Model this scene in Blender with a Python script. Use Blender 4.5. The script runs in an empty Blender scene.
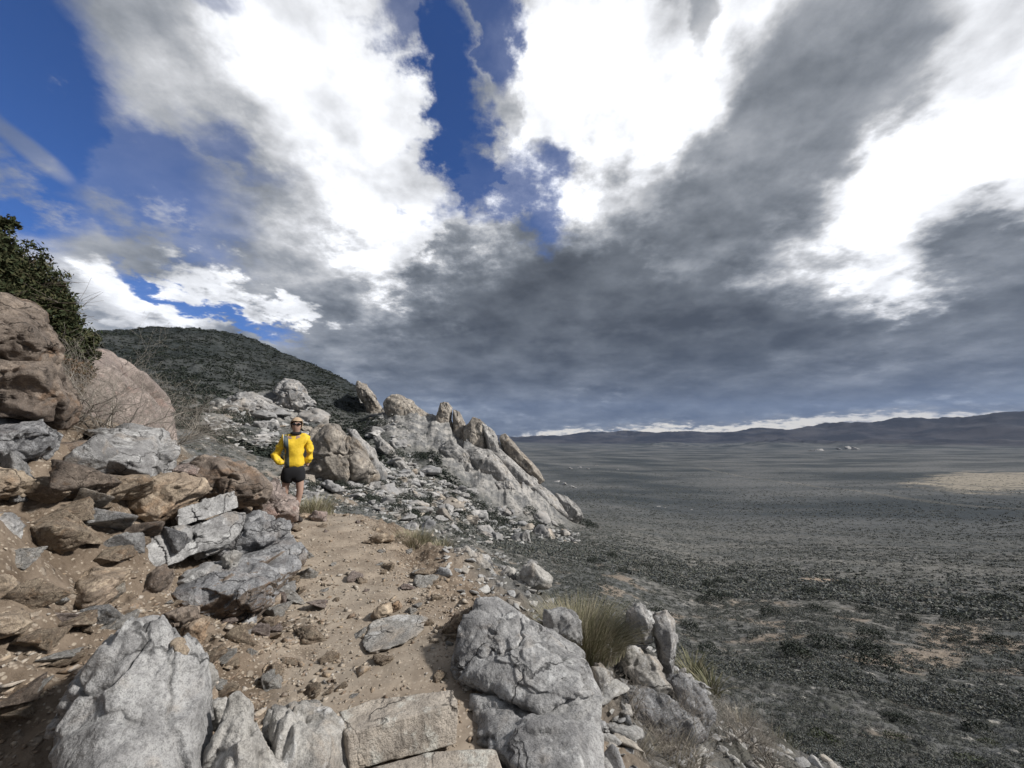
import bpy, bmesh, math, random
import numpy as np
from mathutils import Vector, Matrix
R = math.radians
rng = np.random.default_rng(7)
random.seed(7)
scene = bpy.context.scene
COL = scene.collection

# ------------------------------------------------------------------ camera
FPX, CX, CY, HORY = 385.0, 512.0, 384.0, 432.0
PITCH = math.atan((HORY - CY) / FPX)
CAMZ = 1.6
cam_d = bpy.data.cameras.new('camera')
cam = bpy.data.objects.new('camera', cam_d)
COL.objects.link(cam)
cam.location = (0, 0, CAMZ)
cam.rotation_euler = (R(90) + PITCH, 0, 0)
cam_d.sensor_width = 36
cam_d.lens = FPX / 1024 * 36
cam_d.clip_start = 0.05
cam_d.clip_end = 200000
scene.camera = cam

# ------------------------------------------------------------------ light
scene.view_settings.view_transform = 'Standard'
scene.view_settings.look = 'None'
scene.view_settings.gamma = 1
scene.view_settings.exposure = 0.62
scene.cycles.use_denoising = True
scene.cycles.max_bounces = 4
scene.cycles.diffuse_bounces = 2
scene.cycles.volume_bounces = 1
scene.cycles.transparent_max_bounces = 16

SUN_EL, SUN_AZ = R(38), R(98)          # azimuth clockwise from +Y (towards +X)
sun_d = bpy.data.lights.new('sun', 'SUN')
sun_d.energy = 3.6
sun_d.angle = R(5)
sun_d.color = (1.0, 0.965, 0.91)
sun = bpy.data.objects.new('sun', sun_d)
COL.objects.link(sun)
sd = Vector((math.sin(SUN_AZ) * math.cos(SUN_EL), math.cos(SUN_AZ) * math.cos(SUN_EL), math.sin(SUN_EL)))
sun.rotation_euler = sd.to_track_quat('Z', 'Y').to_euler()

# ------------------------------------------------------------------ world: sky with broken storm clouds
world = bpy.data.worlds.new('World')
scene.world = world
world.use_nodes = True
wn, wl = world.node_tree.nodes, world.node_tree.links
wn.clear()


def wnode(t, **kw):
    n = wn.new(t)
    for k, v in kw.items():
        setattr(n, k, v)
    return n


def wmath(op, a, b=None, c=None, clamp=False):
    n = wn.new('ShaderNodeMath'); n.operation = op; n.use_clamp = clamp
    for i, v in enumerate((a, b, c)):
        if v is None: continue
        if isinstance(v, (int, float)): n.inputs[i].default_value = v
        else: wl.new(v, n.inputs[i])
    return n.outputs[0]


def wvec(op, a, b=None, scale=None):
    n = wn.new('ShaderNodeVectorMath'); n.operation = op
    for i, v in enumerate((a, b)):
        if v is None: continue
        if isinstance(v, (tuple, list)): n.inputs[i].default_value = v
        else: wl.new(v, n.inputs[i])
    if scale is not None:
        if isinstance(scale, (int, float)): n.inputs['Scale'].default_value = scale
        else: wl.new(scale, n.inputs['Scale'])
    return n.outputs['Value'] if op in ('LENGTH', 'DOT_PRODUCT') else n.outputs[0]


def wmap(v, a, b, c=0.0, d=1.0, smooth=True):
    n = wn.new('ShaderNodeMapRange'); n.interpolation_type = 'SMOOTHSTEP' if smooth else 'LINEAR'
    wl.new(v, n.inputs[0])
    for i, x in enumerate((a, b, c, d)): n.inputs[i + 1].default_value = x
    return n.outputs[0]


def wmix(f, a, b):
    n = wn.new('ShaderNodeMix'); n.data_type = 'FLOAT'
    for i, v in ((0, f), (2, a), (3, b)):
        if isinstance(v, (int, float)): n.inputs[i].default_value = v
        else: wl.new(v, n.inputs[i])
    return n.outputs[0]


def wmixc(f, a, b):
    n = wn.new('ShaderNodeMix'); n.data_type = 'RGBA'
    for i, v in ((0, f), (6, a), (7, b)):
        if isinstance(v, (int, float)): n.inputs[i].default_value = v
        elif isinstance(v, tuple): n.inputs[i].default_value = v
        else: wl.new(v, n.inputs[i])
    return n.outputs[2]


def wnoise(vec, scale, detail, rough=0.55, off=0.0, lac=2.0):
    n = wn.new('ShaderNodeTexNoise'); n.noise_dimensions = '3D'
    src = wvec('ADD', vec, (off, off * 1.7, off * .3)) if off else vec
    wl.new(src, n.inputs['Vector'])
    n.inputs['Scale'].default_value = scale; n.inputs['Detail'].default_value = detail
    n.inputs['Roughness'].default_value = rough; n.inputs['Lacunarity'].default_value = lac
    return n.outputs['Fac'], n.outputs['Color']


tc = wn.new('ShaderNodeTexCoord')
D = tc.outputs['Generated']
fw = (0.0, math.cos(PITCH), math.sin(PITCH)); up = (0.0, -math.sin(PITCH), math.cos(PITCH))
df = wmath('MAXIMUM', wvec('DOT_PRODUCT', D, fw), 0.2)
du = wvec('DOT_PRODUCT', D, (1.0, 0, 0)); dv = wvec('DOT_PRODUCT', D, up)
U = wmath('DIVIDE', du, df); V = wmath('DIVIDE', dv, df)
cmb = wn.new('ShaderNodeCombineXYZ'); wl.new(U, cmb.inputs[0]); wl.new(V, cmb.inputs[1])
UV = cmb.outputs[0]
# cloud layer coordinates (a flat deck overhead, so billows shrink towards the horizon)
sep = wn.new('ShaderNodeSeparateXYZ'); wl.new(D, sep.inputs[0])
dz = sep.outputs[2]
zz = wmath('ADD', wmath('MAXIMUM', dz, 0.0), 0.28)
Q = wvec('SCALE', D, scale=wmath('DIVIDE', 1.0, zz))
n1, c1 = wnoise(Q, 1.7, 3, 0.5, 3.1)
n2, c2 = wnoise(Q, 6.5, 7, 0.60, 11.3)
n3, c3 = wnoise(Q, 3.7, 9, 0.66, 23.0)
n4, c4 = wnoise(Q, 13.0, 5, 0.6, 31.0)
w1 = wvec('SCALE', wvec('SUBTRACT', c1, (.5, .5, .5)), scale=0.30)
w2 = wvec('SCALE', wvec('SUBTRACT', c2, (.5, .5, .5)), scale=0.27)
w4 = wvec('SCALE', wvec('SUBTRACT', c4, (.5, .5, .5)), scale=0.13)
WUV = wvec('ADD', UV, wvec('ADD', wvec('ADD', w1, w2), w4))
EUV = wvec('ADD', UV, wvec('ADD', wvec('SCALE', w1, scale=.25), wvec('SCALE', w4, scale=.4)))   # barely warped: for the slit over the mountains
s2 = wmath('SUBTRACT', n2, 0.5); s3 = wmath('SUBTRACT', n3, 0.5)
# the same billows looked up a step towards the light: lit edges and shaded bellies
LQ = wvec('ADD', Q, (.10, .13, .09))
n3b, _ = wnoise(LQ, 3.2, 4, 0.5, 23.0)
n3a, _ = wnoise(Q, 3.2, 4, 0.5, 23.0)
n5a, _ = wnoise(Q, 8.0, 5, 0.6, 41.0)
n5b, _ = wnoise(wvec('ADD', Q, (.035, .045, .03)), 8.0, 5, 0.6, 41.0)
relief = wmath('ADD', wmath('MULTIPLY', wmath('SUBTRACT', n3a, n3b), 1.5), wmath('MULTIPLY', wmath('SUBTRACT', n5a, n5b), .5))


def blob(px, py, rx, ry, rot, soft=0.5, noise=0.9, src=None, op=1.0, which=None):
    """mask of one cloud patch: centre, radii in picture-size units, rot in degrees (counter-clockwise)"""
    m = wn.new('ShaderNodeMapping'); m.vector_type = 'TEXTURE'
    wl.new(src or WUV, m.inputs[0])
    m.inputs['Location'].default_value = ((px - CX) / FPX, (CY - py) / FPX, 0)
    m.inputs['Rotation'].default_value = (0, 0, R(rot))
    m.inputs['Scale'].default_value = (rx / FPX, ry / FPX, 1000)
    ln = wvec('LENGTH', m.outputs[0])
    if noise:
        ln = wmath('MULTIPLY_ADD', which or s3, -noise, ln)
    return wmap(ln, 1.0 + soft * .5, 1.0 - soft * .5, 0.0, op)


# brightness of the cloud (linear light), painted patch over patch
Bc = wmath('MULTIPLY_ADD', s2, 0.20, 0.25)
Bc = wmath('MULTIPLY_ADD', s3, 0.22, Bc)
LAYERS = [
    # px, py, rx, ry, rot, soft, noise, target, opacity
    (190, 120, 130, 120, -40, 1.0, .6, 0.344, .8),
    (120, 20, 80, 70, 0, 1.0, .6, 0.500, .7),
    (60, 290, 110, 60, -20, .9, .6, 0.361, .7),
    (330, 300, 150, 60, -10, .9, .7, 0.275, .8),
    (150, 300, 60, 24, -32, .6, .8, 0.800, .95),
    (120, 308, 50, 26, -20, .7, .8, 0.700, .8),
    (560, 260, 120, 80, 0, 1., .7, 0.146, .8),
    (640, 300, 240, 90, 0, 1., .6, 0.102, .85),
    (480, 350, 220, 70, 0, 1., .6, 0.092, .8),
    (720, 380, 260, 56, 0, .9, .5, 0.071, .85),
    (440, 380, 180, 40, 0, .9, .5, 0.129, .6),
    (300, 345, 90, 30, -10, .9, .5, 0.258, .7),
    # blown-out cloud where the light comes through: pale halo first, then the core
    (335, 105, 112, 175, 32, 1.1, 1.30, 0.62, .85),
    (352, 100, 80, 150, 32, 1.00, 1.59, 0.92, 1.),
    (395, 185, 56, 84, 15, 0.75, 1.89, 0.92, 1.),
    (300, 25, 60, 60, 20, .8, 1.30, 0.92, .9),
    (430, 232, 26, 26, 0, .6, 1.74, 0.90, .9),
    (212, 283, 46, 17, -32, 1.00, 1.59, 0.92, .9),
    (285, 318, 26, 16, 0, .7, 1.59, 0.75, .85),
    (620, 80, 125, 125, 0, 1.0, 1.45, 0.70, .8),
    (600, 70, 86, 108, 0, 0.80, 1.74, 0.92, 1.),
    (555, 110, 40, 60, 0, .4, 1.74, 0.92, 1.),
    (770, 70, 108, 100, 0, 1.0, 1.45, 0.66, .8),
    (765, 55, 78, 82, 0, 0.90, 1.59, 0.92, 1.),
    (690, 110, 55, 50, 0, 0.95, 1.59, 0.92, .9),
    (652, 187, 24, 30, 0, .9, 1.16, 0.90, .9),
    (1010, 60, 110, 130, 0, 0.85, 1.16, 0.92, 1.),
    (925, 220, 128, 105, 0, 1.0, 1.45, 0.62, .8),
    (925, 205, 92, 80, 0, 0.80, 1.89, 0.92, 1.),
    (905, 285, 34, 36, 0, 0.85, 1.74, 0.92, .95),
    (1010, 165, 90, 60, 0, 0.85, 1.16, 0.92, 1.),
    # grey masses in front of the light
    (850, 60, 72, 145, -52, .7, .8, 0.258, .92),
    (760, 160, 60, 120, -48, .7, .8, 0.224, .85),
    (700, 20, 16, 46, 0, .8, .9, 0.361, .8),
    (690, 220, 90, 50, 0, .9, .9, 0.206, .7),
    (1000, 270, 75, 55, -20, .7, .9, 0.172, .95),
    (1010, 345, 130, 55, 0, .9, .7, 0.112, .95),
    (880, 365, 110, 40, 0, .8, .8, 0.146, .85),
    (800, 395, 260, 22, 0, .8, .4, 0.095, .7),
]
for (px, py, rx, ry, rot, so, no, tgt, op) in LAYERS:
    m = blob(px, py, rx, ry, rot, so, no, op=op)
    t = wmath('MULTIPLY_ADD', s3, tgt * 1.7, tgt) if tgt < .9 else wmath('MULTIPLY_ADD', s3, tgt * 1.1, tgt)
    Bc = wmix(m, Bc, t)
Bc = wmath('MULTIPLY', Bc, wmath('MAXIMUM', wmath('ADD', 1.0, wmath('MULTIPLY', relief, 1.15)), .5))
Bc = wmath('MAXIMUM', Bc, 0.05)
# bright slit of sky just over the mountains
slit = blob(770, 426, 360, 4.6, 2.7, 1.0, .8, src=EUV, which=s2)
slit2 = blob(800, 428, 340, 11, 2.8, 1.2, .6, src=EUV)
Bc = wmix(wmath('MULTIPLY', slit2, .35), Bc, .26)
Bc = wmix(slit, Bc, .70)
# cloud tint: cool in the dark parts, white in the bright ones
tint = wmixc(wmap(Bc, .08, .5), (0.86, 0.945, 1.06, 1), (0.97, 0.985, 1.02, 1))
tint = wmixc(wmath('MULTIPLY', wmath('MAXIMUM', slit, slit2), .8), tint, (1.12, 1.0, .76, 1))
tv = wn.new('ShaderNodeVectorMath'); tv.operation = 'SCALE'; wl.new(tint, tv.inputs[0]); wl.new(Bc, tv.inputs['Scale'])
cloud = tv.outputs[0]
# clear sky showing through
sky = wn.new('ShaderNodeTexSky'); sky.sky_type = 'NISHITA'; sky.sun_disc = False
sky.sun_elevation = SUN_EL; sky.sun_rotation = SUN_AZ; sky.altitude = 1300; sky.air_density = 1.0; sky.dust_density = .3; sky.ozone_density = 3.0
SKY_STRENGTH = 0.068
skys = wvec('SCALE', sky.outputs[0], scale=SKY_STRENGTH)
skys = wvec('MULTIPLY', skys, (0.42, 0.72, 1.25))
A = None
s23 = wmath('ADD', wmath('MULTIPLY', s2, .5), wmath('MULTIPLY', s3, .8))
for (px, py, rx, ry, rot, so, no, op) in [
    (25, 100, 85, 135, 10, .5, .9, 1.), (130, 175, 110, 42, -25, .9, 1.1, .85), (0, 0, 90, 60, 0, .5, .8, 1.),
    (200, 300, 80, 13, -33, .7, .9, .95), (215, 160, 60, 24, -25, 1.0, 1.3, .7), (190, 225, 60, 22, -30, 1.0, 1.2, .55),
    (450, 80, 33, 115, 5, .5, 1.7, 1.), (478, 160, 24, 50, 20, .6, 1.7, .95), (415, 15, 40, 26, 0, .6, 1.2, .8), (525, 190, 26, 50, 30, .8, 1.1, .8), (495, 30, 22, 60, 0, .5, 1.5, .9),
    (235, 5, 24, 16, 0, 1., 1.3, .5)]:
    b = blob(px, py, rx, ry, rot, so + .15, no * 1.3, op=op, which=s23)
    A = b if A is None else wmath('MAXIMUM', A, b)
# torn white rims and puffs across the blue
wisp = wmap(n3, .56, .72, 0, .75)
A = wmath('MULTIPLY', A, wmath('SUBTRACT', 1.0, wisp))
thin = blob(28, 148, 52, 9, -38, .9, .6, src=UV, op=.5)
A = wmath('MULTIPLY', A, wmath('SUBTRACT', 1.0, thin))
total = wmixc(A, cloud, skys)
below = wmap(dz, -0.02, -0.10)
total = wmixc(below, total, (0.05, 0.05, 0.055, 1))
bg = wn.new('ShaderNodeBackground'); wl.new(total, bg.inputs[0]); bg.inputs[1].default_value = 0.82
wo = wn.new('ShaderNodeOutputWorld'); wl.new(bg.outputs[0], wo.inputs[0])

# ------------------------------------------------------------------ numpy noise
_P = rng.permutation(256); _P = np.concatenate([_P, _P, _P])
_G = rng.normal(size=(256, 3)); _G /= np.linalg.norm(_G, axis=1)[:, None]


def perlin(p):
    i = np.floor(p).astype(np.int64); f = p - i; i &= 255
    u = f * f * f * (f * (f * 6 - 15) + 10)
    out = 0
    for dx in (0, 1):
        wx = u[:, 0] if dx else 1 - u[:, 0]
        a = _P[i[:, 0] + dx]
        for dy in (0, 1):
            wy = u[:, 1] if dy else 1 - u[:, 1]
            b = _P[a + i[:, 1] + dy]
            for dzz in (0, 1):
                wz = u[:, 2] if dzz else 1 - u[:, 2]
                g = _G[_P[b + i[:, 2] + dzz] & 255]
                dd = g[:, 0] * (f[:, 0] - dx) + g[:, 1] * (f[:, 1] - dy) + g[:, 2] * (f[:, 2] - dzz)
                out = out + wx * wy * wz * dd
    return out * 1.6


def fbm(p, octv=5, gain=.5, lac=2.03, ridge=False):
    a, s, amp = 0, 1.0, 1.0
    for k in range(octv):
        n = perlin(p * s + 17.3 * k)
        if ridge: n = .5 - np.abs(n) * 1.6
        a = a + n * amp; amp *= gain; s *= lac
    return a


def sst(a, b, x):
    t = np.clip((x - a) / (b - a), 0, 1)
    return t * t * (3 - 2 * t)


def cells(w, n, slope, offs, g, blend):
    """broken planar facets: every cell of the stone has its own tilt and depth"""
    ex = np.abs(w).max(0) * 1.05
    C_ = g.uniform(-1, 1, (n, 3)) * ex; G_ = g.normal(0, slope, (n, 3)); O_ = g.normal(0, offs, n)
    out = np.empty(len(w))
    for s in range(0, len(w), 20000):
        y = w[s:s + 20000]
        d = np.sqrt(np.maximum((y ** 2).sum(1)[:, None] + (C_ ** 2).sum(1)[None] - 2 * y @ C_.T, 0))
        ix = np.argpartition(d, 1, axis=1)[:, :2]
        da = np.take_along_axis(d, ix, 1); sw = da[:, 0] > da[:, 1]; ix[sw] = ix[sw][:, ::-1]; da[sw] = da[sw][:, ::-1]
        val = [(G_[ix[:, k]] * (y - C_[ix[:, k]])).sum(1) + O_[ix[:, k]] for k in (0, 1)]
        t = .5 + .5 * np.clip((da[:, 1] - da[:, 0]) / blend, 0, 1)
        out[s:s + 20000] = val[0] * t + val[1] * (1 - t)
    return out


# ------------------------------------------------------------------ picture direction -> point in the place
def PT(px, py, r):
    u = (px - CX) / FPX; v = (CY - py) / FPX
    x, y, z = u, math.cos(PITCH) - math.sin(PITCH) * v, math.sin(PITCH) + math.cos(PITCH) * v
    h = math.hypot(x, y)
    return np.array([x / h * r, y / h * r, CAMZ + z / h * r])


def TT(px, py):
    p = PT(px, py, 1.0)
    return math.atan2(p[0], p[1]), p[2] - CAMZ


# ------------------------------------------------------------------ terrain height
NEAR = [(0, 0, -.15), (-.1, 1, -.12), (-.3, 1.7, -.1), (-.5, 2, 0), (-1.3, 3.9, 0), (-2.4, 5.5, .03), (-3.5, 6.8, .10), (-4.4, 8.2, .10), (-5.6, 9.6, .1),
        (-1.0, 2.9, 0), (-.2, 2.8, -.03), (-.75, 4.0, -.02), (-2.0, 6.4, .0), (-2.9, 7.6, .0), (0, -3, -.1), (.8, -3, -.3), (-3, -3, 1.3), (4, -3, -2.2), (-6, -6, 3), (6, -6, -3),
        (-1.6, 2.2, .05), (-2.2, 3.9, .05), (-3.1, 5.2, .10), (-4.1, 6.6, .25), (-1.2, 1.2, -.05), (-1.2, 0, -.1),
        (.35, 1.2, -.03), (.5, 0, -.05), (1.5, 0, -.9), (.55, 2.1, -.15), (1.0, 2.0, -.5), (.1, 3.2, -.12), (-.3, 4.3, -.15), (-1.2, 5.6, -.15), (-1.8, 7.2, -.3),
        (-2.0, 9.5, -1.2), (-4.5, 11, -.9), (-7.5, 12, .3)]
for (px, py, r) in [(0, 640, 3.1), (0, 520, 3.8), (100, 520, 4.4), (60, 580, 3.7), (150, 560, 4.2), (130, 640, 3.2), (0, 430, 5.0), (100, 440, 6.0),
                    (200, 470, 7.0), (0, 380, 7.5), (100, 415, 9.0), (-150, 480, 4.2), (-150, 330, 8), (240, 520, 6.4), (200, 600, 4.2),
                    (560, 625, 4.4), (500, 585, 5.2), (620, 668, 4.2), (660, 715, 3.9), (700, 700, 5.2), (750, 750, 5.0), (820, 765, 7.0), (600, 760, 2.9),
                    (560, 640, 9), (480, 590, 11), (650, 700, 9), (900, 800, 9), (1100, 830, 9), (400, 560, 12), (300, 530, 14)]:
    p = PT(px, py, r); NEAR.append(tuple(p))
NEAR = np.array(NEAR)
FAR = []
for px, col in {
    -250: [(12, 300), (60, 250), (350, 250), (700, 400), (4000, 430)],
    -60: [(12, 380), (20, 400), (60, 405), (200, 365), (350, 340), (600, 430)],
    60: [(12, 420), (20, 440), (60, 430), (200, 375), (360, 333), (600, 430), (3000, 440)],
    140: [(12, 450), (22, 470), (60, 440), (200, 378), (330, 334), (370, 328), (600, 430), (3000, 440)],
    220: [(12, 490), (22, 500), (45, 478), (90, 440), (140, 415), (200, 384), (290, 345), (350, 331), (500, 430), (3000, 440)],
    300: [(12, 530), (22, 545), (40, 505), (80, 478), (120, 452), (170, 420), (230, 388), (300, 359), (420, 430), (3000, 445)],
    350: [(12, 550), (22, 560), (40, 520), (80, 490), (120, 462), (170, 430), (220, 405), (270, 386), (380, 440), (3000, 445)],
    170: [(60, 445), (200, 380), (300, 340), (356, 326.5), (420, 345)],
    240: [(150, 420), (250, 368), (310, 345), (345, 335), (420, 360)],
    270: [(150, 418), (240, 380), (300, 352), (335, 345), (420, 380)],
    330: [(150, 440), (220, 400), (270, 376), (288, 368), (350, 410)],
    350: [(150, 444), (210, 410), (255, 386), (270, 379), (340, 420)],
    368: [(150, 446), (200, 415), (245, 397), (255, 393), (330, 430)],
    385: [(14, 565), (24, 570), (42, 528), (80, 498), (120, 466), (160, 432), (192, 408), (300, 465), (3000, 446)],
    412: [(45, 540), (80, 508), (120, 480), (155, 446), (186, 408), (215, 420), (320, 480)],
    440: [(15, 600), (25, 598), (45, 555), (80, 520), (120, 490), (150, 462), (178, 418), (205, 430), (330, 490), (800, 475), (3000, 448)],
    470: [(80, 532), (120, 506), (150, 480), (172, 430), (198, 445), (300, 495)],
    500: [(15, 640), (25, 635), (45, 580), (80, 545), (120, 522), (145, 506), (168, 450), (192, 464), (300, 505), (700, 482), (3000, 450)],
    530: [(80, 550), (120, 531), (145, 520), (168, 478), (190, 492), (300, 507)],
    555: [(15, 670), (25, 650), (45, 595), (80, 556), (120, 540), (150, 528), (170, 506), (200, 516), (300, 508), (700, 485), (3000, 451), (10000, 441)],
    610: [(12, 720), (20, 690), (45, 605), (80, 562), (130, 540), (200, 525), (350, 506), (1000, 474), (4000, 449), (10000, 441)],
    700: [(12, 750), (22, 705), (45, 635), (80, 583), (130, 557), (350, 517), (1000, 478), (4000, 450), (10000, 441)],
    820: [(12, 790), (24, 715), (36, 663), (60, 613), (130, 563), (350, 521), (1000, 480), (4000, 450), (10000, 441)],
    1000: [(12, 820), (26, 740), (36, 695), (60, 636), (130, 575), (350, 527), (1000, 483), (4000, 451), (10000, 441)],
    1250: [(12, 860), (26, 770), (60, 650), (130, 585), (350, 530), (1000, 484), (4000, 451), (10000, 441)],
}.items():
    for r, py in col:
        th, t = TT(px, py); FAR.append((th, r, t))
for th in (1.6, 2.3, 3.14):
    FAR += [(th, 12, -.35), (th, 60, -.33), (th, 350, -.16), (th, 1000, -.09), (th, 4000, -.035), (th, 10000, -.015)]
for th in (-1.5, -2.0, -2.6):
    FAR += [(th, 12, .3), (th, 60, .28), (th, 350, .22), (th, 1000, .0), (th, 4000, -.02)]
FAR = np.array(FAR)
KA = 3.2


def femb(th, r):
    return np.stack([KA * np.cos(th), KA * np.sin(th), np.log(np.minimum(r, 11000))], 1)


def tps_fit(X, v, lam):
    d = np.linalg.norm(X[:, None] - X[None], axis=2)
    K = np.where(d > 0, d * d * np.log(d + 1e-9), 0) + lam * np.eye(len(X))
    Pm = np.hstack([np.ones((len(X), 1)), X])
    n, m = len(X), Pm.shape[1]
    M = np.zeros((n + m, n + m)); M[:n, :n] = K; M[:n, n:] = Pm; M[n:, :n] = Pm.T
    return np.linalg.lstsq(M, np.concatenate([v, np.zeros(m)]), rcond=1e-10)[0]


def tps_eval(X, W, Y):
    out = np.empty(len(Y)); n = len(X)
    for s in range(0, len(Y), 20000):
        y = Y[s:s + 20000]
        d2 = np.maximum((y ** 2).sum(1)[:, None] + (X ** 2).sum(1)[None] - 2 * y @ X.T, 1e-12)
        out[s:s + 20000] = (0.5 * d2 * np.log(d2)) @ W[:n] + W[n] + y @ W[n + 1:]
    return out


WN = tps_fit(NEAR[:, :2], NEAR[:, 2], 0.02)
FX = femb(FAR[:, 0], FAR[:, 1])
WF = tps_fit(FX, FAR[:, 2], 0.005)
RIDGE = [(-400, 445), (300, 440), (500, 439), (540, 436), (580, 433), (620, 431), (655, 433), (690, 431), (720, 433), (745, 429), (790, 425), (830, 424), (870, 421), (930, 418), (980, 415), (1024, 413), (1200, 410)]
RTH = np.array([TT(a, b)[0] for a, b in RIDGE]); RT = np.array([TT(a, b)[1] for a, b in RIDGE])
TRAIL = np.array([(0.05, -2), (0.02, .8), (-.45, 2.0), (-.85, 2.9), (-1.35, 3.9), (-2.3, 5.4), (-3.25, 6.9), (-4.2, 8.2), (-5.4, 9.8)])


def trail_dist(x, y):
    best = np.full(len(x), 1e9)
    for a, b in zip(TRAIL[:-1], TRAIL[1:]):
        ab = b - a; t = np.clip(((x - a[0]) * ab[0] + (y - a[1]) * ab[1]) / (ab @ ab), 0, 1)
        best = np.minimum(best, np.hypot(x - a[0] - t * ab[0], y - a[1] - t * ab[1]))
    return best


def H(x, y, detail=True):
    x = np.asarray(x, float); y = np.asarray(y, float)
    r = np.hypot(x, y); th = np.arctan2(x, y)
    z = np.zeros(len(x))
    wf = sst(math.log(8.5), math.log(15), np.log(np.maximum(r, .1)))
    m = wf < 1
    if m.any(): z[m] += (1 - wf[m]) * tps_eval(NEAR[:, :2], WN, np.stack([x[m], y[m]], 1))
    m = wf > 0
    if m.any():
        t = tps_eval(FX, WF, femb(th[m], r[m]))
        z[m] += wf[m] * (CAMZ + np.clip(t, -.95, .5) * r[m])
    # mountains round the horizon
    m = r > 4200
    if m.any():
        thm, rm = th[m], r[m]
        prof = np.interp(thm, RTH, RT)
        rid = fbm(np.stack([x[m] / 1500, y[m] / 1500, np.zeros(m.sum())], 1), 6, .5, ridge=True)
        up_ = np.exp(-((np.log(rm) - math.log(8600)) / .16) ** 2)
        zt = CAMZ + prof * 8600 * (1.0 + .15 * (rid - .45)) + 85 * (rid - .5)
        zz = z[m]
        z1 = zz + (np.maximum(zt - zz, 0)) * up_
        w2 = np.exp(-((np.log(rm) - math.log(5600)) / .12) ** 2) * sst(.25, .38, thm) * (1 - .35 * sst(.75, .95, thm))
        z1 = z1 + w2 * (20 + 110 * rid)
        z[m] = z1
    if detail:
        P3 = np.stack([x, y, z * .6], 1)
        td = trail_dist(x, y)
        off = sst(.45, 1.1, td) * (1 - sst(9, 30, r) * .0)
        near = 1 - sst(20, 50, r)
        m = r < 50
        if m.any():
            a = fbm(P3[m] * 1.3, 5, .5)
            b = fbm(P3[m] * 6, 3, .55)
            z[m] += near[m] * (a * (.02 + .15 * off[m]) + b * (.0035 + .036 * off[m]))
        m = r > 12
        if m.any():
            s = sst(12, 40, r[m])
            a = fbm(P3[m] / 9.0, 5, .5)
            hill = sst(.05, -.15, th[m])   # steeper broken ground on the left
            z[m] += s * a * (.35 + .9 * hill) * np.minimum(r[m] / 60, 1)
        m = r > 90
        if m.any():
            hl = sst(.02, -.12, th[m]) * sst(90, 200, r[m]) * (1 - sst(500, 900, r[m]))
            q = P3[m] / 45.0
            z[m] += hl * (fbm(q, 5, .5, ridge=True) - .5) * 1.5
            z[m] += sst(300, 900, r[m]) * (1 - hl) * fbm(P3[m] / 220, 4, .5) * 3.0
        # bedrock of the ridge breaks into blocks
        px_, py_ = px_of(x, y, z); rk = rocky(px_, py_, r); m = rk > .01
        if m.any():
            q = np.stack([x[m], y[m], z[m]], 1)
            z[m] += rk[m] * ((fbm(q / 11, 5, .6, ridge=True) - .45) * 1.7 + cells(q / 26, 400, .35, .05, np.random.default_rng(4), .01) * 8)
    return z


def rocky(px, py, r):
    def el(cx, cy, rx, ry, rot):
        a = R(rot); dx, dy = px - cx, py - cy
        u, v = dx * math.cos(a) + dy * math.sin(a), -dx * math.sin(a) + dy * math.cos(a)
        return sst(1.15, .8, np.hypot(u / rx, v / ry))
    k = np.maximum(np.maximum(el(480, 450, 110, 34, 40), el(410, 425, 34, 20, 30)), np.maximum(el(372, 403, 14, 10, 45), .8 * el(260, 408, 50, 16, 0)))
    return k * sst(110, 140, r) * sst(290, 250, r)


def px_of(x, y, z):
    zz = z - CAMZ
    f = y * math.cos(PITCH) + zz * math.sin(PITCH); v = -y * math.sin(PITCH) + zz * math.cos(PITCH)
    f = np.where(f > .01, f, .01)
    return CX + FPX * x / f, CY - FPX * v / f


def ground(x, y):
    return float(H(np.array([x]), np.array([y]))[0])


# ------------------------------------------------------------------ mesh helpers
def new_mesh(name, verts, faces, smooth=True):
    me = bpy.data.meshes.new(name)
    verts = np.asarray(verts, dtype=np.float32)
    if isinstance(faces, np.ndarray):
        k = faces.shape[1]; nf = len(faces)
        me.vertices.add(len(verts)); me.vertices.foreach_set('co', verts.ravel())
        me.loops.add(nf * k); me.loops.foreach_set('vertex_index', faces.astype(np.int32).ravel())
        me.polygons.add(nf); me.polygons.foreach_set('loop_start', np.arange(0, nf * k, k, dtype=np.int32))
        me.polygons.foreach_set('loop_total', np.full(nf, k, dtype=np.int32))
    else:
        me.from_pydata(verts.tolist(), [], faces)
    me.update(calc_edges=True)
    if smooth: me.polygons.foreach_set('use_smooth', np.ones(len(me.polygons), dtype=bool))
    return me


def link(name, me, mat, loc=None, parent=None):
    o = bpy.data.objects.new(name, me); COL.objects.link(o)
    if mat is not None and (not me.materials): me.materials.append(mat)
    if loc is not None: o.location = loc
    if parent: o.parent = parent
    return o


def tag(o, label=None, cat=None, group=None, kind=None):
    if label: o['label'] = label
    if cat: o['category'] = cat
    if group: o['group'] = group
    if kind: o['kind'] = kind
    return o


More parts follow.
